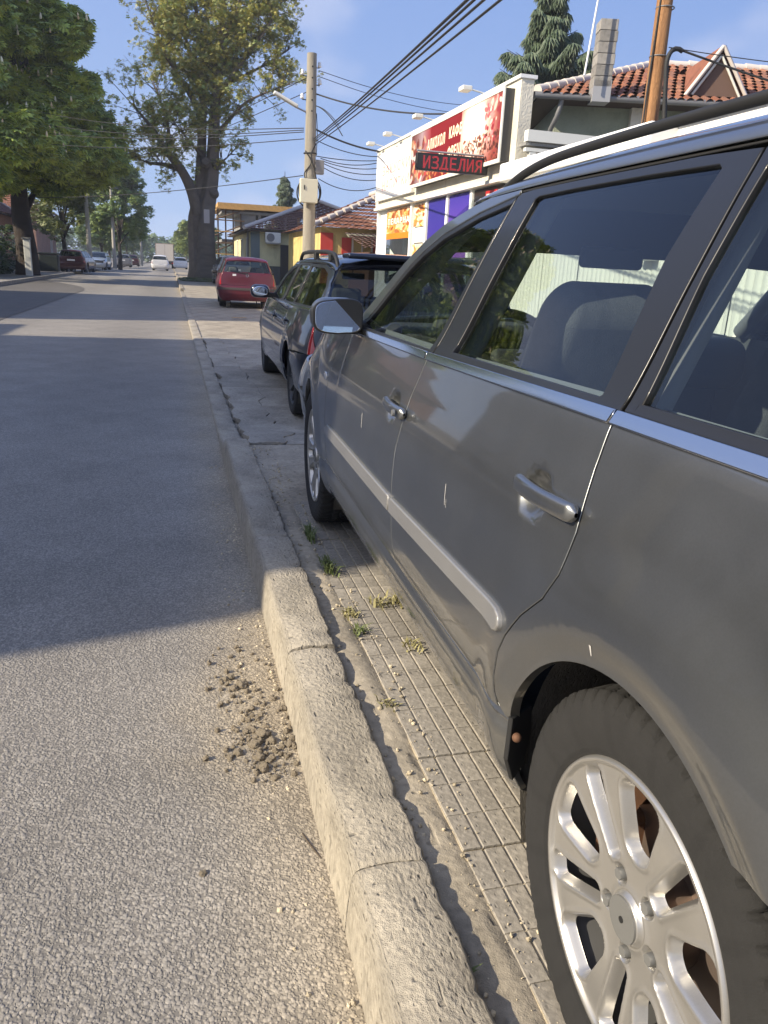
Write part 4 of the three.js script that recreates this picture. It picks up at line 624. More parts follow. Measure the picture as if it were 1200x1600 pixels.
const poly3 = (pts) => { const P = []; for (let i = 1; i < pts.length - 1; i++) for (const q of [pts[0], pts[i], pts[i + 1]]) P.push(q.x, q.y, q.z); const g = new THREE.BufferGeometry(); g.setAttribute('position', new THREE.Float32BufferAttribute(P, 3)); g.computeVertexNormals(); return metreUV(g); };
// a tiled roof slope: corrugated courses between eave a-b and top d-c (real relief, courses stepped)
function courses(a, b, c, d, pitch, course) {
  const L = Math.max(a.distanceTo(b), d.distanceTo(c)), H = Math.max(a.distanceTo(d), b.distanceTo(c)), nc = Math.max(2, Math.round(H / course)), nu = Math.max(4, Math.round(L / pitch)) * 4, n = b.clone().sub(a).cross(d.clone().sub(a)).normalize(), out = [];
  if (n.y < 0) n.negate();
  for (let k = 0; k < nc; k++) out.push(flat(sheet(nu, 1, (u, v) => { const t = (k + v * 1.04) / nc, p = a.clone().lerp(b, u).lerp(d.clone().lerp(c, u), Math.min(t, 1)); return p.addScaledVector(n, 0.028 * Math.abs(Math.sin(u * nu / 4 * Math.PI)) + 0.045 * (1 - v) + 0.012 * hash(Math.floor(u * nu / 4), k)); }, (p) => [p.x, p.y + p.z])));
  return mg(out);
}
function windowOn(parent, x, y, z, w, h, face, frameMat = B.offwhite, name = 'window') {   // face: 'x-' looks to -x, 'z+' looks to the viewer
  const g = new THREE.Group(); g.name = name; g.position.set(x, y, z); if (face === 'x-') g.rotation.y = -Math.PI / 2; if (face === 'x+') g.rotation.y = Math.PI / 2; parent.add(g);
  part('frame', [span(-w / 2, -w / 2 + 0.07, -h / 2, h / 2, -0.05, 0.04), span(w / 2 - 0.07, w / 2, -h / 2, h / 2, -0.05, 0.04), span(-w / 2 + 0.07, w / 2 - 0.07, h / 2 - 0.07, h / 2, -0.05, 0.038), span(-w / 2 + 0.07, w / 2 - 0.07, -h / 2, -h / 2 + 0.07, -0.05, 0.038), span(-0.03, 0.03, -h / 2 + 0.07, h / 2 - 0.07, -0.05, 0.03)], frameMat, g);
  for (const k of [-1, 1]) part('pane', span(k < 0 ? -w / 2 + 0.07 : 0.03, k < 0 ? -0.03 : w / 2 - 0.07, -h / 2 + 0.07, h / 2 - 0.07, -0.03, -0.015), B.pane, g);
  part('sill', span(-w / 2 - 0.08, w / 2 + 0.08, -h / 2 - 0.06, -h / 2 - 0.004, -0.02, 0.14), B.grey, g); return g;
}
// a plain plastered house with a hipped tile roof
function house(name, label, x0, x1, z0, z1, eave, ridge, wall, roofMat, wins, group) {   // z0 > z1
  const h = thing(name, label, 'house', [(x0 + x1) / 2, 0, (z0 + z1) / 2], 0, group), X = (x1 - x0) / 2, Z = (z0 - z1) / 2;
  part('wall', [span(-X, X, -0.2, eave, -Z, Z)], wall, h); part('plinth', [span(-X - 0.03, X + 0.03, -0.2, 0.55, -Z - 0.03, Z + 0.03)], B.plinth, h);
  const o = 0.5, e = eave - 0.08, A = V(-X - o, e, Z + o), Bq = V(X + o, e, Z + o), C = V(X + o, e, -Z - o), D = V(-X - o, e, -Z - o), r = Math.min(X, Z) * 0.95, R0 = Z >= X ? V(0, ridge, Z - r) : V(-(X - r), ridge, 0), R1 = Z >= X ? V(0, ridge, -(Z - r)) : V(X - r, ridge, 0);
  const sl = Z >= X ? [[A, Bq, R0, R0], [Bq, C, R1, R0], [C, D, R1, R1], [D, A, R0, R1]] : [[A, Bq, R1, R0], [Bq, C, R1, R1], [C, D, R0, R1], [D, A, R0, R0]];
  const roof = part('roof', sl.map((q) => courses(...q, 0.24, 0.36)), roofMat, h);
  part('soffit', [span(-X - o, X + o, e - 0.06, e - 0.005, -Z - o, Z + o)], B.darkWood, h);
  part('ridge_tiles', [...[[A, Z >= X ? R0 : R0], [Bq, Z >= X ? R0 : R1], [C, R1], [D, Z >= X ? R1 : R0]].map(([p, q]) => rod(p.clone().add(V(0, 0.06, 0)), q.clone().add(V(0, 0.06, 0)), 0.09, 0.09, 8)), rod(R0.clone().add(V(0, 0.06, 0)), R1.clone().add(V(0, 0.061, 0)), 0.1, 0.1, 8)], B.lime, roof);
  for (const [fx, t, y, w, hh] of wins) { if (fx === 'x+') windowOn(h, X, y, t, w, hh, 'x+'); if (fx === 'x-') windowOn(h, -X, y, t, w, hh, 'x-'); if (fx === 'z+') windowOn(h, t, y, Z, w, hh, 'z+'); }
  return h;
}

// ---- corner shop with bakery signs
{
  const X = 6, a = onX(590, 241, X), b = onX(816, 121, X), zL = a.z, zR = b.z, top = 4.45, base = 2.9;
  const s = thing('corner_shop', 'cream corner shop with food billboards and purple window posters', 'shop', [X, 0, zR]);
  const strip0 = (px) => onX(px, 380, X).z - zR, L = zR - zL, loc = (px, py) => { const q = onX(px, py, X); return [q.z - zR, q.y]; };
  part('wall', [span(0.25, 5.2, -0.2, 3.2, -L, -0.02)], B.cream, s);
  part('fascia', [span(0, 0.24, base, top, -L, 0)], B.cream, s);
  part('fascia_cap', [span(-0.04, 0.28, top + 0.003, top + 0.06, -L - 0.03, 0.03)], B.white, s);
  part('fascia_foot', [span(-0.05, 0.24, base - 0.07, base - 0.004, -L, 0)], B.offwhite, s);
  part('flat_roof', [span(0.25, 5.3, 3.2, 3.32, -L, 0)], B.grey, s);
  for (const zp of [-L + 0.08, strip0(635.5), strip0(658.5), strip0(690), strip0(726), -0.1]) part('post', [span(0.06, 0.22, -0.1, base - 0.07, zp - 0.07, zp + 0.07)], B.white, s);
  part('stall_riser', [span(0.10, 0.20, -0.1, 0.75, -L + 0.15, -0.17)], B.white, s);
  part('shopfront_panel', [span(0.15, 0.24, 0.76, base - 0.08, -L + 0.16, -0.18)], B.white, s);
  const flatBoard = (name, p0, p1, yB, yT, x0, x1, mat, parent = s) => part(name, [span(x0, x1, yB, yT, Math.min(p0, p1), Math.max(p0, p1))], mat, parent);
  // the print on boards: planes facing the road, letters read from -z to +z
  const board = (name, z0, z1, y0, y1, x, tex, parent = s, em) => { const g = new THREE.PlaneGeometry(Math.abs(z1 - z0), y1 - y0).rotateY(-Math.PI / 2).translate(x, (y0 + y1) / 2, (z0 + z1) / 2); return part(name, g, std({ map: tex, roughness: 0.5 }), parent); };
  const blob = (g, n, cols, W, H, seed, size) => { const R = rng(seed); for (let i = 0; i < n; i++) { g.fillStyle = cols[Math.floor(R() * cols.length)]; g.globalAlpha = 0.5 + R() * 0.5; g.beginPath(); g.ellipse(R() * W, R() * H, size * (0.4 + R()), size * (0.3 + 0.6 * R()), R() * 3, 0, 7); g.fill(); } g.globalAlpha = 1; };
  // white sign with pale red letters
  { const [z0] = loc(594, 260), [z1] = loc(651, 250); const p = part('sign_panel', [span(-0.10, -0.004, base + 0.16, top - 0.14, z0, z1)], B.white, s); board('sign_print', z0 + 0.03, z1 - 0.03, base + 0.2, top - 0.18, -0.102, canvasTex(512, 300, (g) => { g.fillStyle = '#f6f3ec'; g.fillRect(0, 0, 512, 300); g.fillStyle = '#e3a79c'; g.font = 'bold 92px sans-serif'; g.textAlign = 'center'; g.fillText('ЗАКУСКИ', 290, 150, 400); g.fillText('НАПИТКИ', 290, 250, 400); }), p); }
  // large food billboard
  {
    const [z0] = loc(654, 250), [z1] = loc(800, 200); const y0 = base + 0.24, y1 = top - 0.12; const p = part('billboard_box', [span(-0.20, -0.004, y0, y1, z0, z1)], std({ color: rgb(0.05), roughness: 0.6 }), s);
    board('billboard_print', z0 + 0.04, z1 - 0.04, y0 + 0.04, y1 - 0.04, -0.203, canvasTex(1024, 256, (g) => {
      g.fillStyle = '#7d1218'; g.fillRect(0, 0, 1024, 256); const gr = g.createLinearGradient(0, 0, 300, 0); gr.addColorStop(0, '#5b2a24'); gr.addColorStop(0.5, '#a08a90'); gr.addColorStop(1, '#8c1a1e'); g.fillStyle = gr; g.fillRect(0, 0, 270, 256);
      g.save(); g.translate(0, 40); blob(g, 60, ['#c9a27a', '#8a5a3a', '#d8c9c2', '#6a2a20', '#b04038'], 220, 210, 3, 26); g.restore();
      g.save(); g.translate(640, 0); const g2 = g.createRadialGradient(120, 80, 10, 150, 100, 220); g2.addColorStop(0, '#fffdf4'); g2.addColorStop(0.45, '#f3dcc8'); g2.addColorStop(1, '#8a3b34'); g.fillStyle = g2; g.fillRect(0, 0, 384, 256); g.restore();
      g.save(); g.translate(660, 140); blob(g, 260, ['#3a1a14', '#5c2a1e', '#7a3b28', '#2b120e', '#93503a'], 364, 120, 9, 9); g.restore(); g.save(); g.translate(880, 10); blob(g, 50, ['#c9404a', '#e58a86', '#f0c7b8', '#8f2630'], 130, 170, 12, 16); g.restore();
      g.save(); g.translate(220, 200); blob(g, 90, ['#c98b4a', '#7a3a22', '#e0b070', '#5a2218'], 430, 56, 5, 12); g.restore();
      g.fillStyle = '#f4e9c9'; g.font = 'bold 74px sans-serif'; g.textAlign = 'left'; g.fillText('АЛКОХОЛ', 232, 108, 230); g.fillText('ЦИГАРИ', 250, 196, 205); g.fillText('КАФЕ', 500, 96, 150); g.fillText('ФРЕШ', 496, 184, 160);
    }), p);
    part('billboard_frame', [span(-0.215, -0.19, y0 - 0.03, y0 + 0.04, z0 - 0.03, z1 + 0.03), span(-0.215, -0.19, y1 - 0.04, y1 + 0.03, z0 - 0.03, z1 + 0.03), span(-0.216, -0.19, y0 + 0.041, y1 - 0.041, z0 - 0.03, z0 + 0.04), span(-0.216, -0.19, y0 + 0.041, y1 - 0.041, z1 - 0.04, z1 + 0.03)], B.offwhite, p);
  }
  // floodlights over the signs
  for (const [px, py] of [[600, 235], [628, 221], [678, 193], [757, 148]]) { const [z, y] = loc(px, py); part('floodlight', [rod(V(0.1, top + 0.05, z), V(-0.32, top + 0.12, z), 0.015), box(0.20, 0.09, 0.26, -0.40, top + 0.11, z, 0, 0.02)], B.offwhite, s); }
  // windows and posters under the fascia
  const strip = (pa, pb) => [loc(pa, 380)[0], loc(pb, 380)[0]];
  { const [z0, z1] = strip(597, 633); part('window_pane', [span(0.12, 0.14, 0.78, base - 0.09, z0, z1)], B.pane, s); board('bakery_poster', z0, z1, 2.0, base - 0.12, 0.112, canvasTex(256, 220, (g) => { g.fillStyle = '#e7c9a4'; g.fillRect(0, 0, 256, 220); blob(g, 120, ['#d98a3a', '#b5652a', '#f0cf9a', '#8f4a20', '#e8a850'], 256, 220, 21, 26); g.fillStyle = '#d97f1e'; g.fillRect(0, 176, 256, 44); g.fillStyle = '#fbf3e6'; g.strokeStyle = '#a8281e'; g.lineWidth = 7; g.font = 'bold 66px sans-serif'; g.textAlign = 'center'; g.strokeText('ПЕКАРНА', 128, 110, 236); g.fillText('ПЕКАРНА', 128, 110, 236); }), s);
    const tri = new THREE.BufferGeometry(); tri.setAttribute('position', new THREE.Float32BufferAttribute([0.11, 1.0, z0 + 0.5, 0.11, 1.75, z0 + 0.5, 0.11, 1.2, z1 - 0.35], 3)); tri.computeVertexNormals(); part('window_sticker', metreUV(tri), std({ color: rgb(0.45, 0.52, 0.46), roughness: 0.6 }), s); }
  { const [z0, z1] = strip(638, 656); const food = (seed) => canvasTex(128, 160, (g) => { g.fillStyle = '#f2d9ae'; g.fillRect(0, 0, 128, 160); blob(g, 90, ['#e09a3c', '#c4722c', '#f5dca0', '#a0522d', '#fff0cc'], 128, 160, seed, 20); }); board('food_poster', z0, z1, 2.25, base - 0.12, 0.112, food(31), s); part('white_board', [span(0.10, 0.115, 1.86, 2.22, z0, z1)], B.white, s); board('food_poster', z0, z1, 0.85, 1.82, 0.112, food(37), s); }
  const purple = (lines, c0, c1) => canvasTex(256, 640, (g) => { const gr = g.createLinearGradient(0, 0, 0, 640); gr.addColorStop(0, c0); gr.addColorStop(1, c1); g.fillStyle = gr; g.fillRect(0, 0, 256, 640); g.fillStyle = '#f3f1fa'; g.textAlign = 'center'; for (const [t, y, z] of lines) { g.font = 'bold ' + z + 'px sans-serif'; g.fillText(t, 128, y, 225); } });
  { const [z0, z1] = strip(661, 688); board('purple_poster', z0, z1, 0.3, base - 0.1, 0.09, purple([['Изживей', 400, 58], ['новия', 505, 58]], '#2f2a86', '#4a2f9a'), s); }
  { const [z0, z1] = strip(692, 723); board('purple_poster', z0, z1, 0.3, base - 0.1, 0.09, purple([['Айкс', 200, 84]], '#3a2f95', '#b05aa8'), s); }
  { const [z0, z1] = strip(729, 775); part('shop_door_glass', [span(0.12, 0.14, 0.0, 2.2, z0, z1)], B.pane, s); board('menu_board', z0, z1, 2.25, base - 0.1, 0.09, canvasTex(512, 160, (g) => { g.fillStyle = '#2a1d1a'; g.fillRect(0, 0, 512, 160); g.fillStyle = '#e8dcc8'; g.beginPath(); g.ellipse(120, 85, 40, 34, 0, 0, 7); g.fill(); g.fillStyle = '#b3262a'; g.fillRect(200, 18, 190, 124); g.fillStyle = '#f0d8c8'; for (let i = 0; i < 5; i++) g.fillRect(215, 34 + i * 22, 150 - 20 * (i % 2), 9); g.fillRect(70, 135, 90, 8); }), s); }
  // led sign standing out over the pavement
  const p0 = onX(766, 262, X - 0.05), led = thing('led_sign', 'long black LED sign with red running letters above the shop door', 'sign', [p0.x - 0.78, p0.y, p0.z]);
  part('case', [box(1.42, 0.30, 0.12, 0, 0, 0, 0, 0.015)], std({ color: rgb(0.014), roughness: 0.5 }), led);
  { const t = canvasTex(896, 160, (g) => { g.fillStyle = '#050303'; g.fillRect(0, 0, 896, 160); g.fillStyle = '#ff2436'; g.font = 'bold 190px monospace'; g.textAlign = 'center'; g.textBaseline = 'middle'; g.fillText('ИЗДЕЛИЯ', 448, 86, 880); g.fillStyle = '#050303'; for (let i = 0; i < 896; i += 10) g.fillRect(i, 0, 4, 160); for (let j = 0; j < 160; j += 10) g.fillRect(0, j, 896, 4); }); part('led_screen', new THREE.PlaneGeometry(1.36, 0.25).translate(0, 0, 0.0625), std({ color: rgb(0.02), roughness: 0.4, emissive: rgb(1), emissiveMap: t, emissiveIntensity: 0.8 }), led); }
  part('bracket', [rod(V(0.68, 0.19, 0), V(0.84, 0.19, 0), 0.02), rod(V(0.1, 0.15, 0), V(0.1, 0.22, 0), 0.012), rod(V(-0.7, 0.185, 0), V(0.8, 0.19, 0), 0.018)], B.steelGrey, led);
}
// ---- white sheet-metal kiosk between shop and camera
{
  const k = thing('sheet_metal_kiosk', 'white corrugated metal kiosk with a roller awning next to the shop', 'kiosk', [6.1, 0, -8.6]);
  const sheetWall = (z0, z1, y0, y1) => sheet(Math.round((z1 - z0) / 0.02), 1, (u, v) => { const z = lerp(z0, z1, u); const q = ((z / 0.13) % 1 + 1) % 1; return V(-0.012 * clamp(Math.abs(q - 0.5) * 8 - 1, 0, 1) * 2, lerp(y0, y1, v), z); }, (p) => [p.z, p.y]);
  const wm = std({ color: rgb(0.66, 0.66, 0.58), roughness: 0.55, metalness: 0.1, side: THREE.DoubleSide });
  part('core', [span(0.05, 3, -0.1, 2.75, -5.1, 4.6)], B.offwhite, k);
  for (let i = 0; i < 8; i++) { const z0 = -5.1 + i * 1.21; part('wall_sheet', sheetWall(z0, z0 + 1.2, 0.02, 2.62), wm, k); }
  part('fascia', [span(-0.12, 0.05, 2.63, 2.98, -5.2, 4.7)], B.white, k); part('roof', [span(-0.2, 3.1, 2.985, 3.06, -5.25, 4.75)], B.grey, k);
  part('roller_awning', [box(0.42, 0.30, 4.6, -0.30, 2.86, -2.7, 0, 0.04)], B.white, k);
  part('meter_box', [box(0.2, 0.5, 0.42, -0.12, 1.7, -1.2, 0, 0.02)], B.metalBox, k); part('meter_box', [box(0.2, 0.5, 0.30, -0.12, 1.68, -0.7, 0, 0.02)], B.offwhite, k);
  const back = thing('covered_terrace', 'pale covered terrace with a gutter beam beside the tiled house', 'terrace', [6.05, 0, -13.75]);
  part('gutter_beam', [span(0.02, 6.6, 3.42, 3.60, 0.0, 0.16)], B.offwhite, back); part('lower_beam', [span(0.02, 6.6, 3.26, 3.32, 0.02, 0.12)], B.offwhite, back); part('roof', [span(0.02, 6.6, 3.36, 3.41, -3.5, 0.1)], B.grey, back);
  for (let i = 0; i < 4; i++) part('column', [span(0.1 + i * 2, 0.22 + i * 2, -0.1, 3.25, 0.03, 0.12)], B.offwhite, back);
  part('wall', [span(0.1, 6.4, -0.1, 3.25, -3.4, -3.3)], B.green, back); for (let i = 0; i < 3; i++) windowOn(back, 1.6 + i * 1.8, 2.2, -3.28, 1.2, 1.1, 'z+');
}
// ---- house with the orange barrel tiles, chimney and dormer
{
  const C0 = atZ(839, 149, -17), ang = 0.27, h = thing('tiled_house', 'old greenish house with orange barrel tile roof, block chimney and small dormer', 'house', [C0.x, 0, C0.z], -ang);
  const E = C0.y, Lx = 11, Dz = 7.2, rise = 1.5, run = 3.6;   // local: +x along the eave, -z into the house
  part('wall', [span(0.55, Lx, -0.2, E + 0.02, -Dz, -0.62)], B.green, h); part('soffit', [span(0.02, Lx + 0.4, E - 0.05, E + 0.01, -Dz - 0.3, 0.02)], B.darkWood, h);
  part('gutter', [tube([V(-0.06, E + 0.0, 0.06), V(Lx / 2, E + 0.0, 0.06), V(Lx + 0.4, E, 0.06)], 0.07, 12, 8), tube([V(-0.06, E + 0.001, 0.06), V(-0.06, E + 0.001, -Dz / 2), V(-0.06, E, -Dz - 0.3)], 0.07, 12, 8)], B.zinc, h);
  part('downpipe', [tube([V(0.55, E - 0.05, -0.02), V(0.5, E - 0.35, -0.1), V(0.42, E - 0.65, -0.42), V(0.42, E - 1.0, -0.5), V(0.42, 0, -0.5)], 0.055, 30, 8)], B.zinc, h);
  part('corner_pilaster', [span(2.2, 2.75, -0.1, E - 0.055, -0.62, -0.45)], B.cream, h);
  const up = rise / run, slopeN = V(0, run, rise).normalize();
  const roof = part('roof', [poly3([V(0, E + 0.02, 0), V(Lx, E + 0.02, 0), V(Lx, E + rise, -run), V(run, E + rise, -run)]), poly3([V(0, E + 0.02, 0), V(run, E + rise, -run), V(0, E + 0.02, -Dz)]), poly3([V(Lx, E + 0.02, -Dz), V(0, E + 0.02, -Dz), V(run, E + rise, -run), V(Lx, E + rise, -run)]), poly3([V(Lx, E + 0.02, 0), V(Lx, E + 0.02, -Dz), V(Lx, E + rise, -run)])], B.mission[1], h);
  const bt = (() => { const g = new THREE.CylinderGeometry(0.072, 0.094, 0.42, 10, 1, true, -Math.PI / 2, Math.PI); g.rotateX(-Math.PI / 2); const q = flat(g); return q; })();   // barrel along z, crown up
  const R = rng(77), qx = new THREE.Quaternion().setFromAxisAngle(V(1, 0, 0), Math.atan(up)); const front = [], rest = [], nrow = 12, pitch = 0.205;
  const slopeL = Math.hypot(run, rise), put = (x, t) => V(x, E + 0.035 + t * rise, -t * run);
  for (let k = 0; k < nrow; k++) { const t = (k + 0.25) / nrow; for (let x = 0.12 + t * run; x < Lx; x += pitch) { const d = 3.1, inDormer = Math.abs(x - 3.95) < 0.62 * (1 - (t - 0.10) / 0.75) && t > 0.10; if (inDormer) continue; front.push([x + (R() - 0.5) * 0.02, t]); } }
  front.sort((a, b) => (a[0] + Math.abs(a[1] - 0.4) * 2) - (b[0] + Math.abs(b[1] - 0.4) * 2));
  front.forEach(([x, t], i) => {
    const p = put(x, t), q = qx.clone().multiply(new THREE.Quaternion().setFromEuler(new THREE.Euler((R() - 0.5) * 0.03, (R() - 0.5) * 0.08, (R() - 0.5) * 0.05)));
    if (i < 300) { const m = part('roof_tile', bt, B.mission[Math.floor(R() * 4)], roof); m.position.copy(p); m.quaternion.copy(q); } else rest.push(bt.clone().applyQuaternion(q).translate(p.x, p.y, p.z));
  });
  stuff(part('roof_tiles', mg(rest), B.mission[0], roof)); roof.children[roof.children.length - 1].userData.kind = 'stuff';
  const side = []; for (let k = 0; k < nrow; k++) { const t = (k + 0.3) / nrow; for (let z = -t * run - 0.1; z > -Dz + t * (Dz - run); z -= pitch) { const q = new THREE.Quaternion().setFromAxisAngle(V(0, 1, 0), -Math.PI / 2).multiply(qx); side.push(bt.clone().applyQuaternion(q).translate(t * run, E + 0.035 + t * rise, z)); } }
  part('hip_tiles', mg(side), B.mission[2], roof).userData.kind = 'stuff';
  const hip = []; for (let i = 0; i < 16; i++) { const t = i / 16, p = V(t * run, E + 0.10 + t * rise, -t * run); const d = V(run, rise, -run).normalize(); hip.push(rod(p, p.clone().addScaledVector(d, 0.38), 0.115, 0.09, 10)); } part('hip_cap', hip, B.lime, roof);
  const rg = []; for (let x = run; x < Lx; x += 0.36) rg.push(rod(V(x, E + rise + 0.05 + 0.03 * R(), -run), V(x + 0.4, E + rise + 0.07, -run), 0.12, 0.1, 10)); part('ridge_cap', rg, B.lime, roof);
  // chimney of concrete blocks
  const chb = h.worldToLocal(atZ(937, 143, -17.0)); h.updateMatrixWorld(true); const cb = h.worldToLocal(atZ(938, 140, -16.6)), ch = part('chimney', [span(cb.x - 0.19, cb.x + 0.19, E - 0.1, cb.y + 0.15, cb.z - 0.25, cb.z + 0.17)], B.steelGrey, h);
  const blockMat = [0.36, 0.31, 0.41].map((c) => std({ color: rgb(c * 1.03, c * 0.98, c * 0.9), roughness: 0.95, map: scaled(plasC, 0.3), bumpMap: scaled(plasB, 0.3), bumpScale: 0.01 }));
  for (let i = 0; i < 6; i++) part('chimney_block', [box(0.38 - 0.01 * (i % 2), 0.205, 0.42, cb.x + (R() - 0.5) * 0.02, cb.y + 0.12 + i * 0.212, cb.z - 0.04, 0, 0.012)], blockMat[i % 3], ch);
  // dormer
  const dx = 3.95, dt = 0.12, dy = E + 0.06 + dt * rise, dz = -dt * run + 0.12, dw = 0.62, dh = 0.92;
  const dm = part('dormer', [poly3([V(dx - dw, dy, dz - 0.1), V(dx + dw, dy, dz - 0.1), V(dx, dy + dh, dz - 0.1)])], std({ color: rgb(0.13, 0.08, 0.06), roughness: 0.9 }), h);
  part('dormer_roof', [poly3([V(dx - dw - 0.1, dy - 0.06, dz), V(dx, dy + dh + 0.06, dz), V(dx, dy + dh + 0.06, dz - 2.2)]), poly3([V(dx, dy + dh + 0.06, dz), V(dx + dw + 0.1, dy - 0.06, dz), V(dx, dy + dh + 0.06, dz - 2.2)])], B.mission[1], dm);
  for (const k of [-1, 1]) { part('barge_board', [rod(V(dx + k * (dw + 0.06), dy - 0.04, dz + 0.01), V(dx, dy + dh + 0.03, dz + 0.01 + 0.004 * k), 0.045, 0.045, 4)], B.lime, dm); part('barge_board', [rod(V(dx + k * (dw - 0.1), dy, dz - 0.03), V(dx, dy + dh - 0.14, dz - 0.03 + 0.004 * k), 0.03, 0.03, 4)], B.offwhite, dm); }
  const an = thing('antenna_mast', 'thin white antenna mast beside the block chimney', 'antenna', [0, 0, 0]); part('pole', [rod(atZ(913, 118, -16.3), atZ(951, -90, -16.3), 0.022, 0.02)], B.white, an); part('cross_arm', [rod(atZ(930, -70, -16.3), atZ(968, -66, -16.3), 0.012)], B.steelGrey, an);
}
// ---- low yellow house on the right, seen past the red car
{
  const c = atZ(393, 356, -46), h = thing('yellow_house', 'low yellow house with brown tile roof, dark door and air conditioner', 'house', [c.x, 0, -46]);
  const E = c.y, w = 9, d = 13;
  part('wall', [span(0, w, -0.2, E, -d, 0)], B.yellow, h); part('plinth', [span(-0.03, w, -0.2, 1.05, -d, 0.03)], B.plinth, h);
  part('corner_strip', [span(-0.05, 0.45, -0.15, E - 0.02, 0.0, 0.06)], B.teal, h);
  part('door', [span(1.62, 2.52, -0.1, 2.22, 0.0, 0.09)], B.darkDoor, h);
  const o = 0.45, A = V(-o, E - 0.1, o), Bq = V(w + o, E - 0.1, o), C = V(w + o, E - 0.1, -d - o), D = V(-o, E - 0.1, -d - o), R0 = V(w / 2, E + 1.9, -w / 2), R1 = V(w / 2, E + 1.9, -d + w / 2);
  const roof = part('roof', [courses(A, Bq, R0, R0, 0.24, 0.36), courses(D, A, R0, R1, 0.24, 0.36), courses(Bq, C, R1, R0, 0.24, 0.36), courses(C, D, R1, R1, 0.24, 0.36)], B.brownTile, h);
  part('soffit', [span(-o, w + o, E - 0.17, E - 0.11, -d - o, o)], B.darkWood, h); part('hip_cap', [rod(A.clone().add(V(0, 0.08, 0)), R0.clone().add(V(0, 0.1, 0)), 0.12), rod(Bq.clone().add(V(0, 0.08, 0)), R0.clone().add(V(0, 0.1, 0)), 0.12), rod(R0.clone().add(V(0, 0.1, 0)), R1.clone().add(V(0, 0.1, 0)), 0.12)], B.lime, roof);
  for (let i = 0; i < 3; i++) windowOn(h, -0.01, 1.9, -2.4 - i * 3.6, 1.2, 1.4, 'x-');
  part('downpipe', [rod(V(-0.12, 0, -0.9), V(-0.12, E - 0.1, -0.9), 0.06)], B.zinc, h);
  const ac = atZ(433, 372, -45.8), u = thing('air_conditioner', 'white air conditioner outdoor unit on the yellow house wall', 'air conditioner', [ac.x - 0.25, ac.y, -45.7]); part('casing', [box(0.86, 0.56, 0.3, 0, 0, 0, 0, 0.03)], B.offwhite, u); part('fan_grille', [flat(new THREE.CylinderGeometry(0.22, 0.22, 0.02, 24).rotateX(Math.PI / 2).translate(-0.14, 0, 0.157))], B.zinc, u); part('bracket', [span(-0.35, 0.35, -0.33, -0.285, -0.28, 0.12)], B.steelGrey, u);
}
// ---- ochre house with the pale ridge, between pole and shop
{
  const z = -33, c = atZ(502, 352, z), h = thing('ochre_house', 'ochre house with red shutters and steep tiled roof behind the concrete pole', 'house', [c.x, 0, z]);
  const E = 2.72, w = 7, d = 9.5;
  part('wall', [span(0, w, -0.2, E, -d, 0)], B.ochre, h); part('red_panel', [span(-0.02, 0.5, -0.1, 2.5, 0.0, 0.05)], B.redPaint, h);
  const sh = windowOn(h, 1.75, 1.75, 0.01, 0.9, 1.2, 'z+'); for (const k of [-1, 1]) part('shutter', [span(k * 0.68 - 0.2, k * 0.68 + 0.2, -0.6, 0.6, 0.0, 0.04)], B.redPaint, sh); part('striped_awning', [box(1.7, 0.06, 0.6, 0.1, 0.78, 0.3, 0, 0.01).rotateX(0.25)], B.green, sh);
  const o = 0.4, A = V(-o, E - 0.05, o), Bq = V(w + o, E - 0.05, o), C = V(w + o, E - 0.05, -d), D = V(-o, E - 0.05, -d), R0 = V(w * 0.62, E + 2.1, -1.6), R1 = V(w * 0.62, E + 2.1, -d);
  const roof = part('roof', [courses(A, Bq, R0, R0, 0.24, 0.36), courses(D, A, R0, R1, 0.24, 0.36), courses(Bq, C, R1, R0, 0.24, 0.36)], B.redTile, h);
  const caps = []; for (let i = 0; i < 14; i++) { const t = i / 14, p = A.clone().lerp(R0, t).add(V(0, 0.1, 0)); caps.push(rod(p, p.clone().lerp(R0.clone().add(V(0, 0.1, 0)), 0.8 / (14 - i)), 0.13, 0.09, 8)); } part('hip_cap', caps, B.lime, roof); part('ridge_cap', [rod(R0.clone().add(V(0, 0.1, 0)), R1.clone().add(V(0, 0.1, 0)), 0.13)], B.lime, roof);
  part('chimney', [span(w * 0.72, w * 0.72 + 0.5, E + 1.2, E + 2.9, -3.2, -2.7), span(w * 0.72 - 0.06, w * 0.72 + 0.56, E + 2.9, E + 3.0, -3.26, -2.64)], B.brick, roof);
  const sg = thing('wall_notice', 'white notice board with grey lettering on the ochre house', 'sign', [c.x + 2.95, 2.35, z + 0.48]); part('board', [box(1.25, 1.5, 0.05)], B.white, sg); part('print', new THREE.PlaneGeometry(1.2, 1.45).translate(0, 0, 0.029), std({ roughness: 0.6, map: canvasTex(256, 300, (g) => { g.fillStyle = '#f2f2ee'; g.fillRect(0, 0, 256, 300); g.fillStyle = '#4d5b74'; for (let r = 0; r < 5; r++) for (let i = 0; i < 6 - (r % 2); i++) g.fillRect(26 + i * 34 + (r % 2) * 14, 40 + r * 48, 20, 24); }) }), sg); part('stay', [rod(V(-0.5, 0.7, -0.03), V(-0.5, 0.7, -0.45), 0.02), rod(V(0.5, 0.7, -0.03), V(0.5, 0.7, -0.45), 0.02)], B.steelGrey, sg);
  const lean = thing('lean_to_shed', 'brown lean-to shed with a low mossy tiled roof', 'shed', [c.x + 1.1, 0, z + 4]); part('wall', [span(0, 4.6, -0.1, 1.75, -3.5, 0)], plaster(0.16, 0.08, 0.055), lean); part('roof', [courses(V(-0.25, 1.85, 0.35), V(4.9, 1.85, 0.35), V(4.9, 2.5, -3.4), V(-0.25, 2.5, -3.4), 0.22, 0.34)], B.brownTile, lean);
}
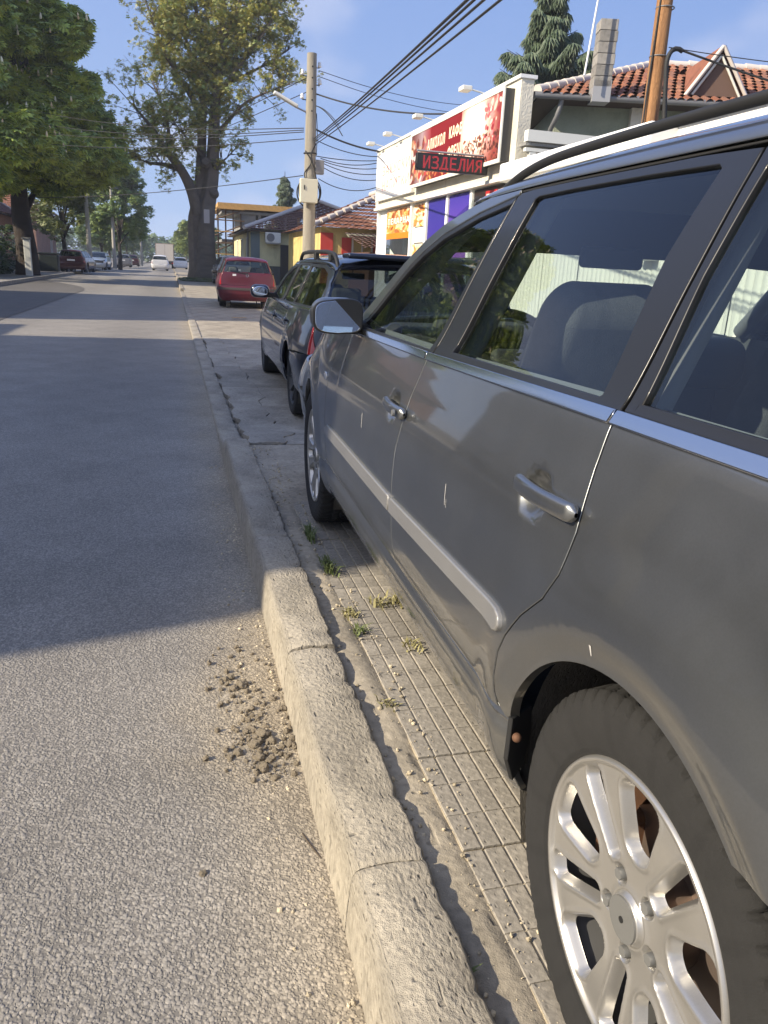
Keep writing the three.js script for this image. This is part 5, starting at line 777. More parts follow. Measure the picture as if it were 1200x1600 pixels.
// ---- building site with scaffold timber further down the road
{
  const z = -66, c = atZ(346, 318, z), e = atZ(441, 322, z), h = thing('unfinished_building', 'unfinished brick building with orange roof timber and wooden scaffold', 'building', [c.x, 0, z]);
  const W = e.x - c.x + 2, E = c.y - 0.35;
  part('brick_wall', [span(1.6, W, -0.1, E - 1.5, -8, -0.4)], B.brick, h); for (const y of [2.9, E - 0.12]) part('floor_slab', [span(0, W, y - 0.2, y, -8.4, 0)], B.grey, h);
  part('roof_beam', [span(-0.3, W + 0.3, E + 0.0, E + 0.42, -8.6, 0.35)], B.newWood, h); part('grey_wall', [span(1.5, 2.7, 3.0, E - 0.33, -7, -0.2)], B.grey, h);
  for (let i = 0; i < 6; i++) part('column', [span(2.9 + i * 1.05, 3.1 + i * 1.05, 2.9, E - 0.13, -0.35, -0.15)], i % 2 ? B.newWood : B.grey, h);
  for (let i = 0; i < 5; i++) part('scaffold_pole', [rod(V(-0.9 + i * 0.6, -0.1, 0.3 - i * 0.1), V(-0.9 + i * 0.6, E + 0.1, 0.3 - i * 0.1), 0.06)], B.wood, h); for (let k = 0; k < 6; k++) part('scaffold_board', [box(2.9, 0.07, 0.5, 0.3, 0.9 + k * 0.85, 0.2, 0.03 * (k % 3 - 1))], k % 2 ? B.newWood : B.wood, h); for (let k = 0; k < 4; k++) part('scaffold_brace', [rod(V(-0.9, 0.6 + k * 1.2, 0.35), V(1.4, 1.7 + k * 1.1, 0.3), 0.045)], B.wood, h);
}
// ---- houses across the road that shade it (left, mostly outside the picture)
function blockHouse(label, x0, x1, z0, z1, H, wall, rows, trim) {
  const h = thing('left_house', label, 'house', [(x0 + x1) / 2, 0, (z0 + z1) / 2], 0, 'houses across the road'), X = (x1 - x0) / 2, Z = (z0 - z1) / 2;
  part('wall', [span(-X, X, -0.2, H - 0.25, -Z, Z)], wall, h); part('plinth', [span(-X - 0.03, X + 0.03, -0.2, 0.6, -Z - 0.03, Z + 0.03)], B.plinth, h);
  part('cornice', [span(-X - 0.12, X + 0.12, H - 0.25, H - 0.08, -Z - 0.12, Z + 0.12)], trim, h); part('parapet', [span(-X - 0.02, X + 0.02, H - 0.08, H, -Z - 0.02, Z + 0.02)], B.redTile, h);
  const n = Math.floor(Z * 2 / 3); for (const y of rows) for (let i = 0; i < n; i++) windowOn(h, X, y, (i - (n - 1) / 2) * 3, 1.2, 1.5, 'x+');
  return h;
}
blockHouse('tall beige two storey house across the road opposite the parked silver car', -19, -9.8, -0.36, -10.65, 7.1, plaster(0.34, 0.30, 0.23), [2.0, 5.0], B.grey);
blockHouse('low grey shed between the two houses across the road', -15.5, -9.6, -10.8, -14.0, 4.0, B.grey, [2.0], B.grey);
blockHouse('tall whitewashed two storey house across the road beyond the low shed', -19, -9.8, -15.5, -26.2, 7.1, plaster(0.40, 0.38, 0.33), [2.0, 5.0], B.offwhite);
house('left_house', 'brown brick house behind the chestnut trees', -19, -11, -56, -66, 3.6, 6.4, B.brick, B.brownTile, [['x+', -2.5, 1.8, 1.1, 1.3], ['x+', 1.5, 1.8, 1.1, 1.3], ['z+', 2, 1.8, 1.1, 1.3]], 'houses across the road');
house('left_house', 'pinkish house with brown roof further down the left pavement', -19, -11, -74, -86, 4.6, 7.4, plaster(0.36, 0.22, 0.17), B.redTile, [['x+', -2.5, 1.8, 1.1, 1.3], ['z+', 2, 3.2, 1.1, 1.3], ['z+', 2, 1.4, 1.1, 1.3]], 'houses across the road');
{ const f = thing('garden_wall', 'dark rendered garden wall under the chestnut trees', 'wall', [-10.2, 0, -42]); part('wall', [span(-0.12, 0.12, -0.1, 1.9, -13.5, 6)], plaster(0.12, 0.11, 0.10), f); part('coping', [span(-0.18, 0.18, 1.904, 1.99, -13.5, 6)], B.grey, f);
  const p = atZ(46, 427, -45), b = thing('white_marker_post', 'slim whitewashed concrete post under the chestnut', 'post', [p.x, 0, p.z]); part('post', [span(-0.16, 0.16, -0.1, 1.75, -0.12, 0.12, 0.02)], B.offwhite, b); part('cap', [span(-0.2, 0.2, 1.755, 1.86, -0.16, 0.16, 0.02)], B.grey, b);
  const q = atZ(84, 425, -54), d = thing('waste_bin', 'dark green waste container standing by the left pavement', 'bin', [q.x - 0.2, 0, q.z]); part('body', [box(1.1, 1.0, 0.9, 0, 0.55, 0, 0, 0.06)], std({ color: rgb(0.012, 0.02, 0.016), roughness: 0.6 }), d); part('lid', [box(1.16, 0.12, 0.96, 0, 1.12, 0, 0, 0.05)], std({ color: rgb(0.01, 0.014, 0.012), roughness: 0.5 }), d); }

// ---------------------------------------------------------------- poles and wires
const sagWire = (a, b, sag, r = 0.012) => tube([0, 0.17, 0.34, 0.5, 0.66, 0.83, 1].map((t) => a.clone().lerp(b, t).add(V(0, -sag * 4 * t * (1 - t), 0))), r, 40, 5);
{
  const base = atZ(482, 400, -24), topP = atZ(491, 84, -24), p = thing('concrete_pole', 'grey concrete utility pole with a cream cabinet and many wires', 'utility pole', [base.x, -0.1, -24]), H = topP.y + 0.1;
  const conc = std({ color: rgb(0.36, 0.33, 0.27), roughness: 0.95, map: scaled(plasC, 0.5), bumpMap: scaled(plasB, 0.4), bumpScale: 0.01 });
  part('shaft', [flat(new THREE.CylinderGeometry(0.135, 0.205, H, 24, 8).translate(0, H / 2, 0))], conc, p);
  for (let i = 0; i < 5; i++) part('climbing_hole', [discX(0.022, 0, 0.04, 10).rotateY(Math.PI / 2).translate(0.0, H - 0.35 - i * 0.28, 0.138 + i * 0.003)], B.cable, p);
  const cab = part('cabinet', [box(0.50, 0.64, 0.24, -0.08, 3.32, 0.30, 0, 0.015)], B.metalBox, p); part('cabinet_lock', [box(0.03, 0.12, 0.02, -0.22, 3.4, 0.425)], B.cable, cab);
  part('junction_box', [box(0.26, 0.38, 0.2, 0.26, 4.0, 0.05, 0, 0.02)], std({ color: rgb(0.2), roughness: 0.6 }), p); part('steel_band', [flat(new THREE.TorusGeometry(0.19, 0.015, 6, 24).rotateX(Math.PI / 2).translate(0, 3.66, 0)), flat(new THREE.TorusGeometry(0.185, 0.015, 6, 24).rotateX(Math.PI / 2).translate(0, 4.35, 0))], B.cable, p);
  part('cable_loop', [flat(new THREE.TorusGeometry(0.34, 0.022, 6, 40).scale(1.0, 1.15, 1).translate(0.0, 3.3, -0.2)), flat(new THREE.TorusGeometry(0.30, 0.016, 6, 40).scale(1.1, 1.3, 1).translate(0.05, 3.35, -0.25)), tube([V(-0.16, 4.4, 0.1), V(0.0, 4.1, 0.2), V(-0.18, 3.8, 0.12), V(-0.15, 3.6, 0.2)], 0.018), tube([V(0.14, 4.6, 0.1), V(0.0, 4.3, 0.19), V(0.1, 3.9, 0.2), V(0.18, 3.6, 0.16)], 0.018), tube([V(0.15, 5.4, 0.06), V(0.17, 4.9, 0.12), V(0.15, 4.3, 0.15)], 0.012)], B.cable, p);
  const ins = [[-0.26, H - 0.55], [0.22, H - 0.32], [-0.26, H - 1.15], [0.24, H - 0.75]]; for (const [x, y] of ins) { part('insulator', [lathe([[0, 0], [0.05, 0], [0.055, 0.04], [0.035, 0.06], [0.05, 0.09], [0.03, 0.13], [0, 0.14]], 12).translate(x, y, 0)], B.white, p); part('insulator_arm', [rod(V(0, y - 0.03, 0), V(x, y - 0.02, 0), 0.013)], B.cable, p); }
  part('lamp_arm', [rod(V(-0.1, H - 1.5, 0), V(-0.45, H - 1.38, 0), 0.025)], B.steelGrey, p); part('lamp_head', [box(0.75, 0.09, 0.22, 0, 0, 0, 0, 0.04).rotateZ(-0.42).translate(-0.72, H - 1.22, 0)], B.offwhite, p);
  const O = V(base.x, -0.1, -24), wire = (a, b, sag, r) => solo('overhead_wire', sagWire(a, b, sag, r), B.cable, 'thin dark overhead wire strung from the concrete pole', 'wire', 'wires on the concrete pole');
  const at = (x, y, z = 0) => O.clone().add(V(x, y, z));
  for (const [px, py, y, x, r] of [[704, 0, 4.75, 0.1, 0.014], [714, 0, 4.7, 0.1, 0.012], [728, 0, 4.66, 0.12, 0.012], [752, 0, 4.6, 0.14, 0.012]]) { const e = atZ(px, py, -7), a = at(x, y); wire(a, a.clone().lerp(e, 1.9), 0.12, r); }
  const shop = (px, py) => onX(px, py, 6.0);
  wire(at(0.14, H - 1.0), atZ(704, 178, -20), 0.15, 0.022); wire(at(0.14, 5.0), shop(594, 237), 0.08, 0.026);
  wire(at(0.16, 4.72), shop(592, 245), 0.1); wire(at(0.16, 4.3), shop(592, 251), 0.05); wire(at(0.3, 4.25), shop(593, 254), 0.12); wire(at(0.3, 4.2), shop(592, 263), 0.1); wire(at(0.3, 4.15), shop(592, 272), 0.12); wire(at(0.3, 4.05), shop(591, 281), 0.15); wire(at(0.25, 3.7), shop(591, 292), 0.2);
  wire(at(0.2, H - 0.4), atZ(800, 165, -30), 0.3, 0.009); wire(at(0.2, H - 0.55), atZ(800, 180, -30), 0.3, 0.009);
  wire(at(0.14, H - 1.3), atZ(535, 212, -21), -0.12, 0.014); wire(at(0.14, H - 1.3), atZ(532, 200, -22), -0.1, 0.01);
  for (const [px, py, y, sag] of [[-30, 150, 5.0, 0.5], [-30, 172, 4.95, 0.5], [-30, 192, 4.9, 0.4], [-30, 210, 4.72, 0.4], [-30, 305, 3.75, 0.3]]) wire(at(-0.2, y), atZ(px, py, -46), sag, 0.013);
  for (const y of [0, 0.12]) wire(at(-0.1, H - 0.6 - y * 3), V(-6.4, 7.4 - y, -62), 0.6, 0.012);
}
{
  const p0 = atZ(1010, 225, -10), p = thing('wooden_pole', 'orange brown wooden utility pole behind the silver car', 'utility pole', [p0.x, -0.1, -10]), H = 8.2;
  const woodC = dataTex(256, (i, j) => { const g = fbm(i / 256 * 24, j / 1024 * 6, 4), k = smooth(0.62, 0.8, fbm(i / 256 * 5, j / 512 * 5 + 4, 3)); const l = 0.42 + 0.5 * g; return [L2S(lerp(0.50, 0.16, k) * l), L2S(lerp(0.25, 0.07, k) * l), L2S(lerp(0.10, 0.03, k) * l)]; }, true, 1024);
  const g = flat(new THREE.CylinderGeometry(0.085, 0.118, H, 20, 24).translate(0, H / 2, 0)), pp = g.attributes.position; for (let i = 0; i < pp.count; i++) { const y = pp.getY(i); pp.setX(i, pp.getX(i) + 0.02 * Math.sin(y * 0.9)); }
  part('shaft', [g], std({ map: woodC, roughness: 0.75, bumpMap: scaled(plasB, 0.4), bumpScale: 0.008 }), p);
  part('wire_band', [2.95, 3.95, 4.5].map((y) => flat(new THREE.TorusGeometry(0.112, 0.008, 6, 24).rotateX(Math.PI / 2).translate(0, y + 0.1, 0))), B.zinc, p);
  part('riser_cable', [tube([V(-0.12, 2.2, 0.05), V(-0.125, 3.5, 0.05), V(-0.11, 4.6, 0.05), V(-0.08, 8, 0.04)], 0.012)], B.cable, p);
  const m = thing('service_mast', 'black hooked conduit mast next to the wooden pole', 'conduit', [0, 0, 0]); const q = (px, py) => atZ(px, py, -9.8); part('pipe', [tube([q(1034, 330), q(1037, 220), q(1040, 130), q(1043, 92), q(1050, 79), q(1059, 76), q(1066, 80)], 0.03, 40, 8)], B.cable, m);
  const w = (a, b, s, r) => solo('service_wire', sagWire(a, b, s, r), B.cable, 'black service cable running from the hooked conduit mast', 'wire', 'wires by the wooden pole'); w(q(1066, 79), atZ(1330, 165, -9), 0.02, 0.014); w(q(1045, 74), atZ(1330, 110, -9), 0.02, 0.006); w(V(p0.x, 7.9, -10), V(4.6, 7.6, 8), 0.3, 0.012); w(V(p0.x, 7.7, -10), V(4.6, 7.3, 8), 0.3, 0.012);
}
// poles on the far pavement
for (const [px, py, z, h, lab] of [[142, 428, -62, 7.8, 'pale concrete street pole between the two cars on the left pavement'], [180, 424, -82, 7.8, 'pale concrete street pole behind the white blue parked car'], [222, 418, -125, 7.8, 'distant concrete street pole at the tree row']]) { const b = atZ(px, py, z), p = thing('street_pole', lab, 'utility pole', [b.x, 0, z], 0, 'poles along the left pavement'); part('shaft', [flat(new THREE.CylinderGeometry(0.10, 0.19, h, 12).translate(0, h / 2, 0))], std({ color: rgb(0.42, 0.40, 0.35), roughness: 0.9, map: scaled(plasC, 0.6) }), p); part('cross_arm', [box(1.3, 0.08, 0.08, 0, h - 0.5, 0)], B.zinc, p); }
{ const p = thing('roadside_pole', 'weathered concrete pole with climbing ivy across the road', 'utility pole', [-7.6, 0, -3.2]); part('shaft', [flat(new THREE.CylinderGeometry(0.11, 0.19, 8, 14).translate(0, 4, 0))], B.wood, p); part('cross_arm', [box(0.08, 0.08, 1.6, 0, 7.5, 0)], B.darkWood, p);
  for (const [dy, dz] of [[7.55, 0.7], [7.55, 0], [7.55, -0.7], [6.8, 0]]) for (const e of [V(-7.0, dy, -62), V(-7.8, dy, 24)]) solo('street_wire', sagWire(V(-7.6, dy, -3.2 + dz * 0.3), e, 0.6, 0.013), B.cable, 'long dark wire along the far pavement', 'wire', 'wires along the far pavement'); }
// ---------------------------------------------------------------- trees
const bark = (r, g, b) => std({ color: rgb(r, g, b), roughness: 1, map: scaled(plasC, 1.1), bumpMap: scaled(plasB, 0.9), bumpScale: 0.04 });
const leafMat = (r, g, b, t = 0.3) => phys({ color: rgb(r, g, b), roughness: 0.62, transmission: t, thickness: 0, side: THREE.DoubleSide });
// a tapering limb through points with radii, ridged bark
function limb(pts, rad, seg = 12, rs = 9, ridge = 0.06, seed = 1) {
  const c = new THREE.CatmullRomCurve3(pts), fr = c.computeFrenetFrames(seg, false), n = rad.length - 1;
  const g = sheet(rs, seg, (u, v) => { const a = u * 2 * Math.PI, i = Math.min(seg, Math.round(v * seg)), t = v * n, k = Math.min(n - 1, Math.floor(t)), r = lerp(rad[k], rad[k + 1], t - k), p = c.getPoint(v); const q = 1 + ridge * (Math.sin(a * 5 + seed) + Math.sin(a * 9 + v * 4 + seed * 2) * 0.6) + ridge * (noise3(Math.cos(a) * 2 + seed, Math.sin(a) * 2, v * 6) - 0.5) * 2; return p.addScaledVector(fr.normals[i], Math.cos(a) * r * q).addScaledVector(fr.binormals[i], Math.sin(a) * r * q); }, (p, u, v) => [u * 2, v * c.getLength()]);
  return flat(g);
}
const tris = (P) => { const g = new THREE.BufferGeometry(); g.setAttribute('position', new THREE.Float32BufferAttribute(P, 3)); g.computeVertexNormals(); return metreUV(g); };
const leafletAt = (a, l, w, droop) => { const c = Math.cos(a), s = Math.sin(a), p = (r, t, y) => [c * r - s * t, y, s * r + c * t]; const A = p(0, 0, 0), Bq = p(l * 0.6, w, -droop * 0.4), T = p(l, 0, -droop), C = p(l * 0.6, -w, -droop * 0.4), Mi = p(l * 0.6, 0, -droop * 0.15); return [...A, ...Bq, ...Mi, ...Mi, ...Bq, ...T, ...A, ...Mi, ...C, ...C, ...Mi, ...T]; };
const palmLeaf = tris([-2.1, -1.35, -0.65, 0, 0.65, 1.35, 2.1].flatMap((a, i) => leafletAt(a, 0.62 + 0.38 * Math.cos(a * 0.7), 0.15, 0.22)));
const twigLeaf = tris([[-1.9, 0.15], [-0.7, 0.55], [0.5, 0.2], [1.7, 0.6], [2.9, 0.4]].flatMap(([a, y]) => leafletAt(a, 0.7, 0.24, 0.1).map((v, i) => (i % 3 === 1 ? v + y * 0.6 : v))));
const spray = tris(Array.from({ length: 7 }, (_, i) => { const a = (i - 3) * 0.42; return leafletAt(a, 0.75 + 0.25 * Math.cos(a), 0.10, 0.5); }).flat());
function foliage(parent, name, geo, mat, pts, size, seed, cols, up = 0.35) {
  const R = rng(seed), im = new THREE.InstancedMesh(geo, mat, pts.length), m = new THREE.Matrix4(), q = new THREE.Quaternion(), c = new THREE.Color();
  pts.forEach((p, i) => { const s = size * (0.65 + 0.7 * R()); q.setFromEuler(new THREE.Euler((R() - 0.5) * 2.2 * (1 - up), R() * 6.283, (R() - 0.5) * 2.2 * (1 - up))); m.compose(p, q, V(s, s, s)); im.setMatrixAt(i, m); const k = cols[Math.floor(R() * cols.length)], b = 0.8 + 0.4 * R(); im.setColorAt(i, c.setRGB(k[0] * b, k[1] * b, k[2] * b)); });
  im.name = name; im.userData.kind = 'stuff'; im.castShadow = im.receiveShadow = true; parent.add(im); return im;
}
// crown of overlapping lumps: returns lump list on the surface of the ellipsoids, and leaf points round each lump
function lumps(ells, n, r0, r1, seed) { const R = rng(seed), out = []; for (let i = 0; i < n; i++) { const e = ells[Math.floor(R() * ells.length)], d = V(R() - 0.5, R() - 0.5, R() - 0.5).normalize(), k = 0.62 + 0.38 * Math.pow(R(), 0.4); out.push([V(e[0] + d.x * e[3] * k, e[1] + d.y * e[4] * k, e[2] + d.z * e[5] * k), lerp(r0, r1, R())]); } return out; }
function leafPts(lmp, per, seed, flatY = 0.75) { const R = rng(seed), out = []; for (const [c, r] of lmp) for (let i = 0; i < per; i++) { const d = V(R() - 0.5, R() - 0.5, R() - 0.5).normalize(), k = r * (0.5 + 0.5 * Math.pow(R(), 0.5)); out.push(V(c.x + d.x * k, c.y + d.y * k * flatY, c.z + d.z * k)); } return out; }

// horse chestnuts in flower on the left
function chestnut(pos, ells, label, seed, nl, per) {
  const t = thing('chestnut_tree', label, 'tree', pos, 0, 'chestnut trees on the left pavement'), bk = bark(0.07, 0.055, 0.045), l = lumps(ells, nl, 0.7, 1.25, seed), R = rng(seed + 5);
  const tr = [limb([V(0, -0.2, 0), V(0.05, 1.4, 0), V(-0.05, 3, 0.1), V(0, 6, 0), V(0.1, 10, 0)], [0.62, 0.5, 0.46, 0.32, 0.12], 14, 14, 0.05)];
  for (let i = 0; i < 16; i++) { const [c] = l[i * 3], y = 2.6 + R() * 5, a = V(0, y, 0); tr.push(limb([a, a.clone().lerp(c, 0.5).add(V(0, 0.5, 0)), c], [0.2, 0.11, 0.03], 8, 7)); }
  part('trunk', tr, bk, t);
  foliage(t, 'foliage', palmLeaf, leafMat(0.30, 0.37, 0.07, 0.3), leafPts(l, per, seed + 1), 0.37, seed + 2, [[1, 1, 1], [0.55, 0.65, 0.55], [1.7, 1.6, 1.3], [1.35, 1.3, 1.0]], 0.35);
  const fl = []; for (const [c, r] of l) for (let k = 0; k < 7; k++) if (c.y > 4) { const a = R() * 6.28, e = 0.1 + R() * 1.1; fl.push(V(c.x + Math.cos(a) * Math.cos(e) * r, c.y + r * 0.8 * Math.sin(e) - 0.1, c.z + Math.sin(a) * Math.cos(e) * r)); }
  const can = lathe([[0.0, 0], [0.09, 0.05], [0.085, 0.2], [0.05, 0.36], [0, 0.46]], 7); const im = foliage(t, 'blossom_candles', can, std({ color: rgb(0.75, 0.66, 0.45), roughness: 0.9 }), fl, 0.55, seed + 4, [[1, 1, 1], [1, 0.85, 0.75]], 0.93);
  return t;
}
{ const b = atZ(62, 428, -46);
  chestnut([b.x - 0.6, 0, -46], [[0, 6.9, 0, 5.0, 2.6, 4.6], [0.2, 10.0, 0, 3.9, 2.8, 3.9], [-0.4, 12.9, 0, 2.5, 2.2, 2.5]], 'large horse chestnut in flower overhanging the road', 3, 210, 270);
  const b2 = atZ(4, 432, -41); chestnut([b2.x - 0.9, 0, -41], [[0, 6.6, 0, 3.8, 2.8, 3.8], [-0.5, 10, 0, 3.2, 3, 3.2], [-0.5, 13, 0, 2.2, 2.6, 2.2]], 'second flowering horse chestnut by the dark garden wall', 13, 150, 220); }

// the tall old pollarded tree on the right verge
{
  const Z = -50, t = thing('old_tall_tree', 'tall old tree with forked ridged trunk on the grassy verge', 'tree', [0, 0, 0]), R = rng(91);
  const L = (pts, dz = 0) => pts.map(([x, y, r], i) => { const p = atZ(x, y, Z); p.z += dz * i; return [p, r]; });
  const limbs = [L([[322, 434, 0.95], [319, 405, 0.68], [319, 380, 0.62], [323, 330, 0.52], [331, 280, 0.42], [334, 220, 0.34], [337, 160, 0.28], [341, 110, 0.21], [345, 60, 0.19], [350, 10, 0.12], [352, -70, 0.04]]), L([[312, 430, 0.58], [309, 380, 0.50], [308, 340, 0.48], [312, 300, 0.36], [315, 240, 0.28], [317, 180, 0.23], [320, 130, 0.18], [318, 80, 0.17], [310, 30, 0.11], [300, -60, 0.04]], -0.1),
    L([[309, 335, 0.40], [298, 297, 0.30], [281, 264, 0.24], [262, 242, 0.18], [245, 215, 0.12], [225, 190, 0.07], [207, 170, 0.03]], 0.3), L([[281, 264, 0.2], [255, 256, 0.12], [230, 252, 0.07], [206, 240, 0.03]], -0.3), L([[262, 242, 0.16], [263, 200, 0.1], [252, 160, 0.06], [238, 122, 0.03]], -0.2), L([[318, 185, 0.2], [292, 140, 0.14], [266, 100, 0.1], [246, 60, 0.06], [228, 10, 0.03]], 0.25), L([[322, 130, 0.18], [302, 90, 0.12], [287, 40, 0.08], [280, -20, 0.03]], -0.4), L([[333, 165, 0.2], [360, 122, 0.14], [390, 82, 0.1], [420, 42, 0.06], [446, -10, 0.03]], 0.3), L([[338, 112, 0.18], [370, 70, 0.12], [395, 20, 0.08], [402, -40, 0.03]], -0.4), L([[330, 222, 0.18], [356, 190, 0.11], [382, 164, 0.08], [412, 150, 0.05], [438, 142, 0.02]], 0.3), L([[328, 285, 0.1], [344, 258, 0.06], [362, 240, 0.02]], 0.2), L([[316, 245, 0.1], [290, 215, 0.06], [268, 190, 0.03]], 0.4), L([[345, 62, 0.12], [368, 30, 0.08], [372, -40, 0.03]], 0.5), L([[345, 135, 0.12], [385, 115, 0.08], [425, 92, 0.05], [456, 70, 0.02]], -0.3), L([[333, 165, 0.14], [310, 120, 0.1], [275, 70, 0.06], [262, 20, 0.03]], -0.5)];
  const wood = limbs.map((l, i) => limb(l.map((q) => q[0]), l.map((q) => q[1]), l.length * 4, i < 2 ? 22 : 9, i < 3 ? 0.11 : 0.05, i + 1)), pts = [], twigs = [];
  const cut = []; for (const [x, y] of [[338, 258], [321, 255], [334, 302]]) { const p = atZ(x, y, Z); p.z += 0.45; cut.push(flat(new THREE.CylinderGeometry(0.22, 0.3, 0.35, 10).rotateX(1.2).translate(p.x, p.y, p.z))); }
  limbs.forEach((l, li) => { const c = new THREE.CatmullRomCurve3(l.map((q) => q[0])), len = c.getLength(), n = Math.round(len * 6.2); for (let i = 0; i < n; i++) { const u = li < 2 ? 0.52 + 0.48 * R() : 0.3 + 0.7 * R(), a = c.getPoint(u), d = V(R() - 0.5, R() * 0.9 - 0.28, R() - 0.5).normalize(), ll = (0.8 + 1.7 * R()), m = a.clone().addScaledVector(d, ll * 0.5).add(V(0, 0.12, 0)), e = a.clone().addScaledVector(d, ll).add(V(0, R() * 0.5 - 0.1, 0)); twigs.push(rod(a, m, 0.026, 0.016, 4), rod(m, e, 0.016, 0.006, 4)); for (let k = 0; k < 4; k++) { const s = m.clone().lerp(e, R()), f = s.clone().add(V(R() - 0.5, R() * 0.7 - 0.2, R() - 0.5).multiplyScalar(1.1)); twigs.push(rod(s, f, 0.010, 0.004, 3)); const nn = li > 1 || u > 0.6 ? 11 : 5; for (let j = 0; j < nn; j++) pts.push(s.clone().lerp(f, R() * 1.15).add(V(R() - 0.5, R() - 0.5, R() - 0.5).multiplyScalar(0.42))); } } });
  part('trunk', [...wood, ...cut], bark(0.27, 0.225, 0.18), t); part('twigs', twigs, bark(0.16, 0.13, 0.10), t).userData.kind = 'stuff';
  foliage(t, 'foliage', twigLeaf, leafMat(0.34, 0.36, 0.10, 0.35), pts, 0.145, 93, [[1, 1, 1], [0.8, 0.95, 0.8], [1.3, 1.1, 0.8], [1.15, 1.0, 0.6]], 0.2);
  const v = struct('grass_verge', sheet(20, 14, (u, w) => { const x = lerp(0.46, 4.6, u), z = lerp(-46.5, -53, w); return V(x, 0.03 + 0.22 * Math.exp(-Math.pow((x - 1.95) / 1.3, 2) - Math.pow((z + 50) / 2, 2)) + 0.05 * (fbm(x * 2, z * 2, 3) - 0.5), z); }), std({ color: rgb(0.13, 0.12, 0.055), roughness: 1, map: scaled(plasC, 0.8) }));
  const gp = []; for (let i = 0; i < 900; i++) { const x = 0.5 + 3.6 * R(), z = -46.8 - 6 * R(); gp.push(V(x, 0.03 + 0.2 * Math.exp(-Math.pow((x - 1.95) / 1.3, 2) - Math.pow((z + 50) / 2, 2)), z)); } const gr = foliage(scene, 'verge_grass', spray, leafMat(0.09, 0.12, 0.03, 0.2), gp, 0.22, 95, [[1, 1, 1], [1.3, 1.1, 0.7]], 0.6); tag(gr, 'short dry grass on the verge round the old tree', 'grass');
  const nt = atZ(323, 338, Z + 1.1), ps = thing('paper_notice', 'small pale notice pinned to the old tree trunk', 'notice', [nt.x, nt.y, nt.z]); part('sheet', [box(0.32, 0.75, 0.02)], B.lime, ps);
}
// spruces
function spruce(pos, H, Rb, label, seed, n) {
  const t = thing('spruce_tree', label, 'tree', pos, 0, 'spruce trees behind the roofs'), R = rng(seed), pts = [], wood = [limb([V(0, 0, 0), V(0.03, H * 0.5, 0), V(0, H, 0)], [0.22, 0.13, 0.02], 10, 8)], im = [];
  for (let k = 0; k < n; k++) { const y0 = H * (0.12 + 0.86 * (k / n)), r = Rb * (1 - k / n) * (0.8 + 0.35 * R()) + 0.12, nb = 7; for (let b = 0; b < nb; b++) { const y = y0 + (R() - 0.5) * 0.9 * (1 - 0.7 * k / n), a = b / nb * 6.283 + k * 0.9 + R() * 0.9, rr = r * (0.5 + 0.7 * R()), d = V(Math.cos(a), 0, Math.sin(a)), e = V(0, y, 0).addScaledVector(d, rr).add(V(0, rr * 0.02, 0)), m = V(0, y, 0).addScaledVector(d, rr * 0.6).add(V(0, -rr * 0.16, 0)); wood.push(limb([V(0, y, 0), m, e], [0.03, 0.02, 0.006], 4, 4, 0)); const c = new THREE.CatmullRomCurve3([V(0, y, 0), m, e]), ns = Math.max(4, Math.round(rr * 9)); for (let i = 0; i < ns; i++) { const u = 0.18 + 0.82 * (i + R()) / ns, p = c.getPoint(Math.min(1, u)); for (const sd of [-1, 0, 1]) im.push([p.clone().add(V(0, -0.04, 0)), a + sd * 0.9, 0.22 + 0.26 * (1 - u) * Math.min(1, rr) + 0.1 * R(), -0.25 - 0.5 * R()]); } } }
  part('trunk', wood, bark(0.06, 0.045, 0.035), t);
  const mesh = new THREE.InstancedMesh(spray, leafMat(0.075, 0.11, 0.055, 0.15), im.length), m = new THREE.Matrix4(), q = new THREE.Quaternion(), c = new THREE.Color(); im.forEach(([p, a, s, dr], i) => { q.setFromEuler(new THREE.Euler(0, -a, dr * 0.9, 'YZX')); m.compose(p, q, V(s * 1.5, s * 1.3, s * 1.1)); mesh.setMatrixAt(i, m); const k = 0.75 + 0.5 * R(); mesh.setColorAt(i, c.setRGB(k, k, k)); });
  mesh.name = 'foliage'; mesh.userData.kind = 'stuff'; mesh.castShadow = mesh.receiveShadow = true; t.add(mesh); return t;
}
{ const a = atZ(858, 60, -27); spruce([a.x, 0, -27], 10.9, 5.2, 'dark green spruce rising behind the orange tiled roof', 7, 24); const b = atZ(445, 300, -76); spruce([b.x, 0, -76], 9.3, 2.4, 'small distant spruce behind the brown tiled roof', 17, 26); }
// street trees further down
function leafyTree(name, label, pos, ells, th, col, seed, nl, per, size, group) {
  const t = thing(name, label, 'tree', pos, 0, group), l = lumps(ells, nl, 0.55, 1.05, seed), R = rng(seed), tr = [limb([V(0, -0.1, 0), V(0.05, th * 0.5, 0), V(0, th, 0), V(0.05, th + 2, 0)], [0.22, 0.17, 0.13, 0.05], 8, 8)];
  for (let i = 0; i < 10; i++) { const c = l[i * 2][0], a = V(0, th * (0.8 + 0.5 * R()), 0); tr.push(limb([a, a.clone().lerp(c, 0.5).add(V(0, 0.3, 0)), c], [0.09, 0.05, 0.015], 5, 5)); }
  part('trunk', tr, bark(0.10, 0.085, 0.07), t); foliage(t, 'foliage', twigLeaf, leafMat(...col, 0.32), leafPts(l, per, seed + 1), size, seed + 2, [[1, 1, 1], [0.8, 0.9, 0.75], [1.2, 1.12, 0.9]], 0.3); return t;
}
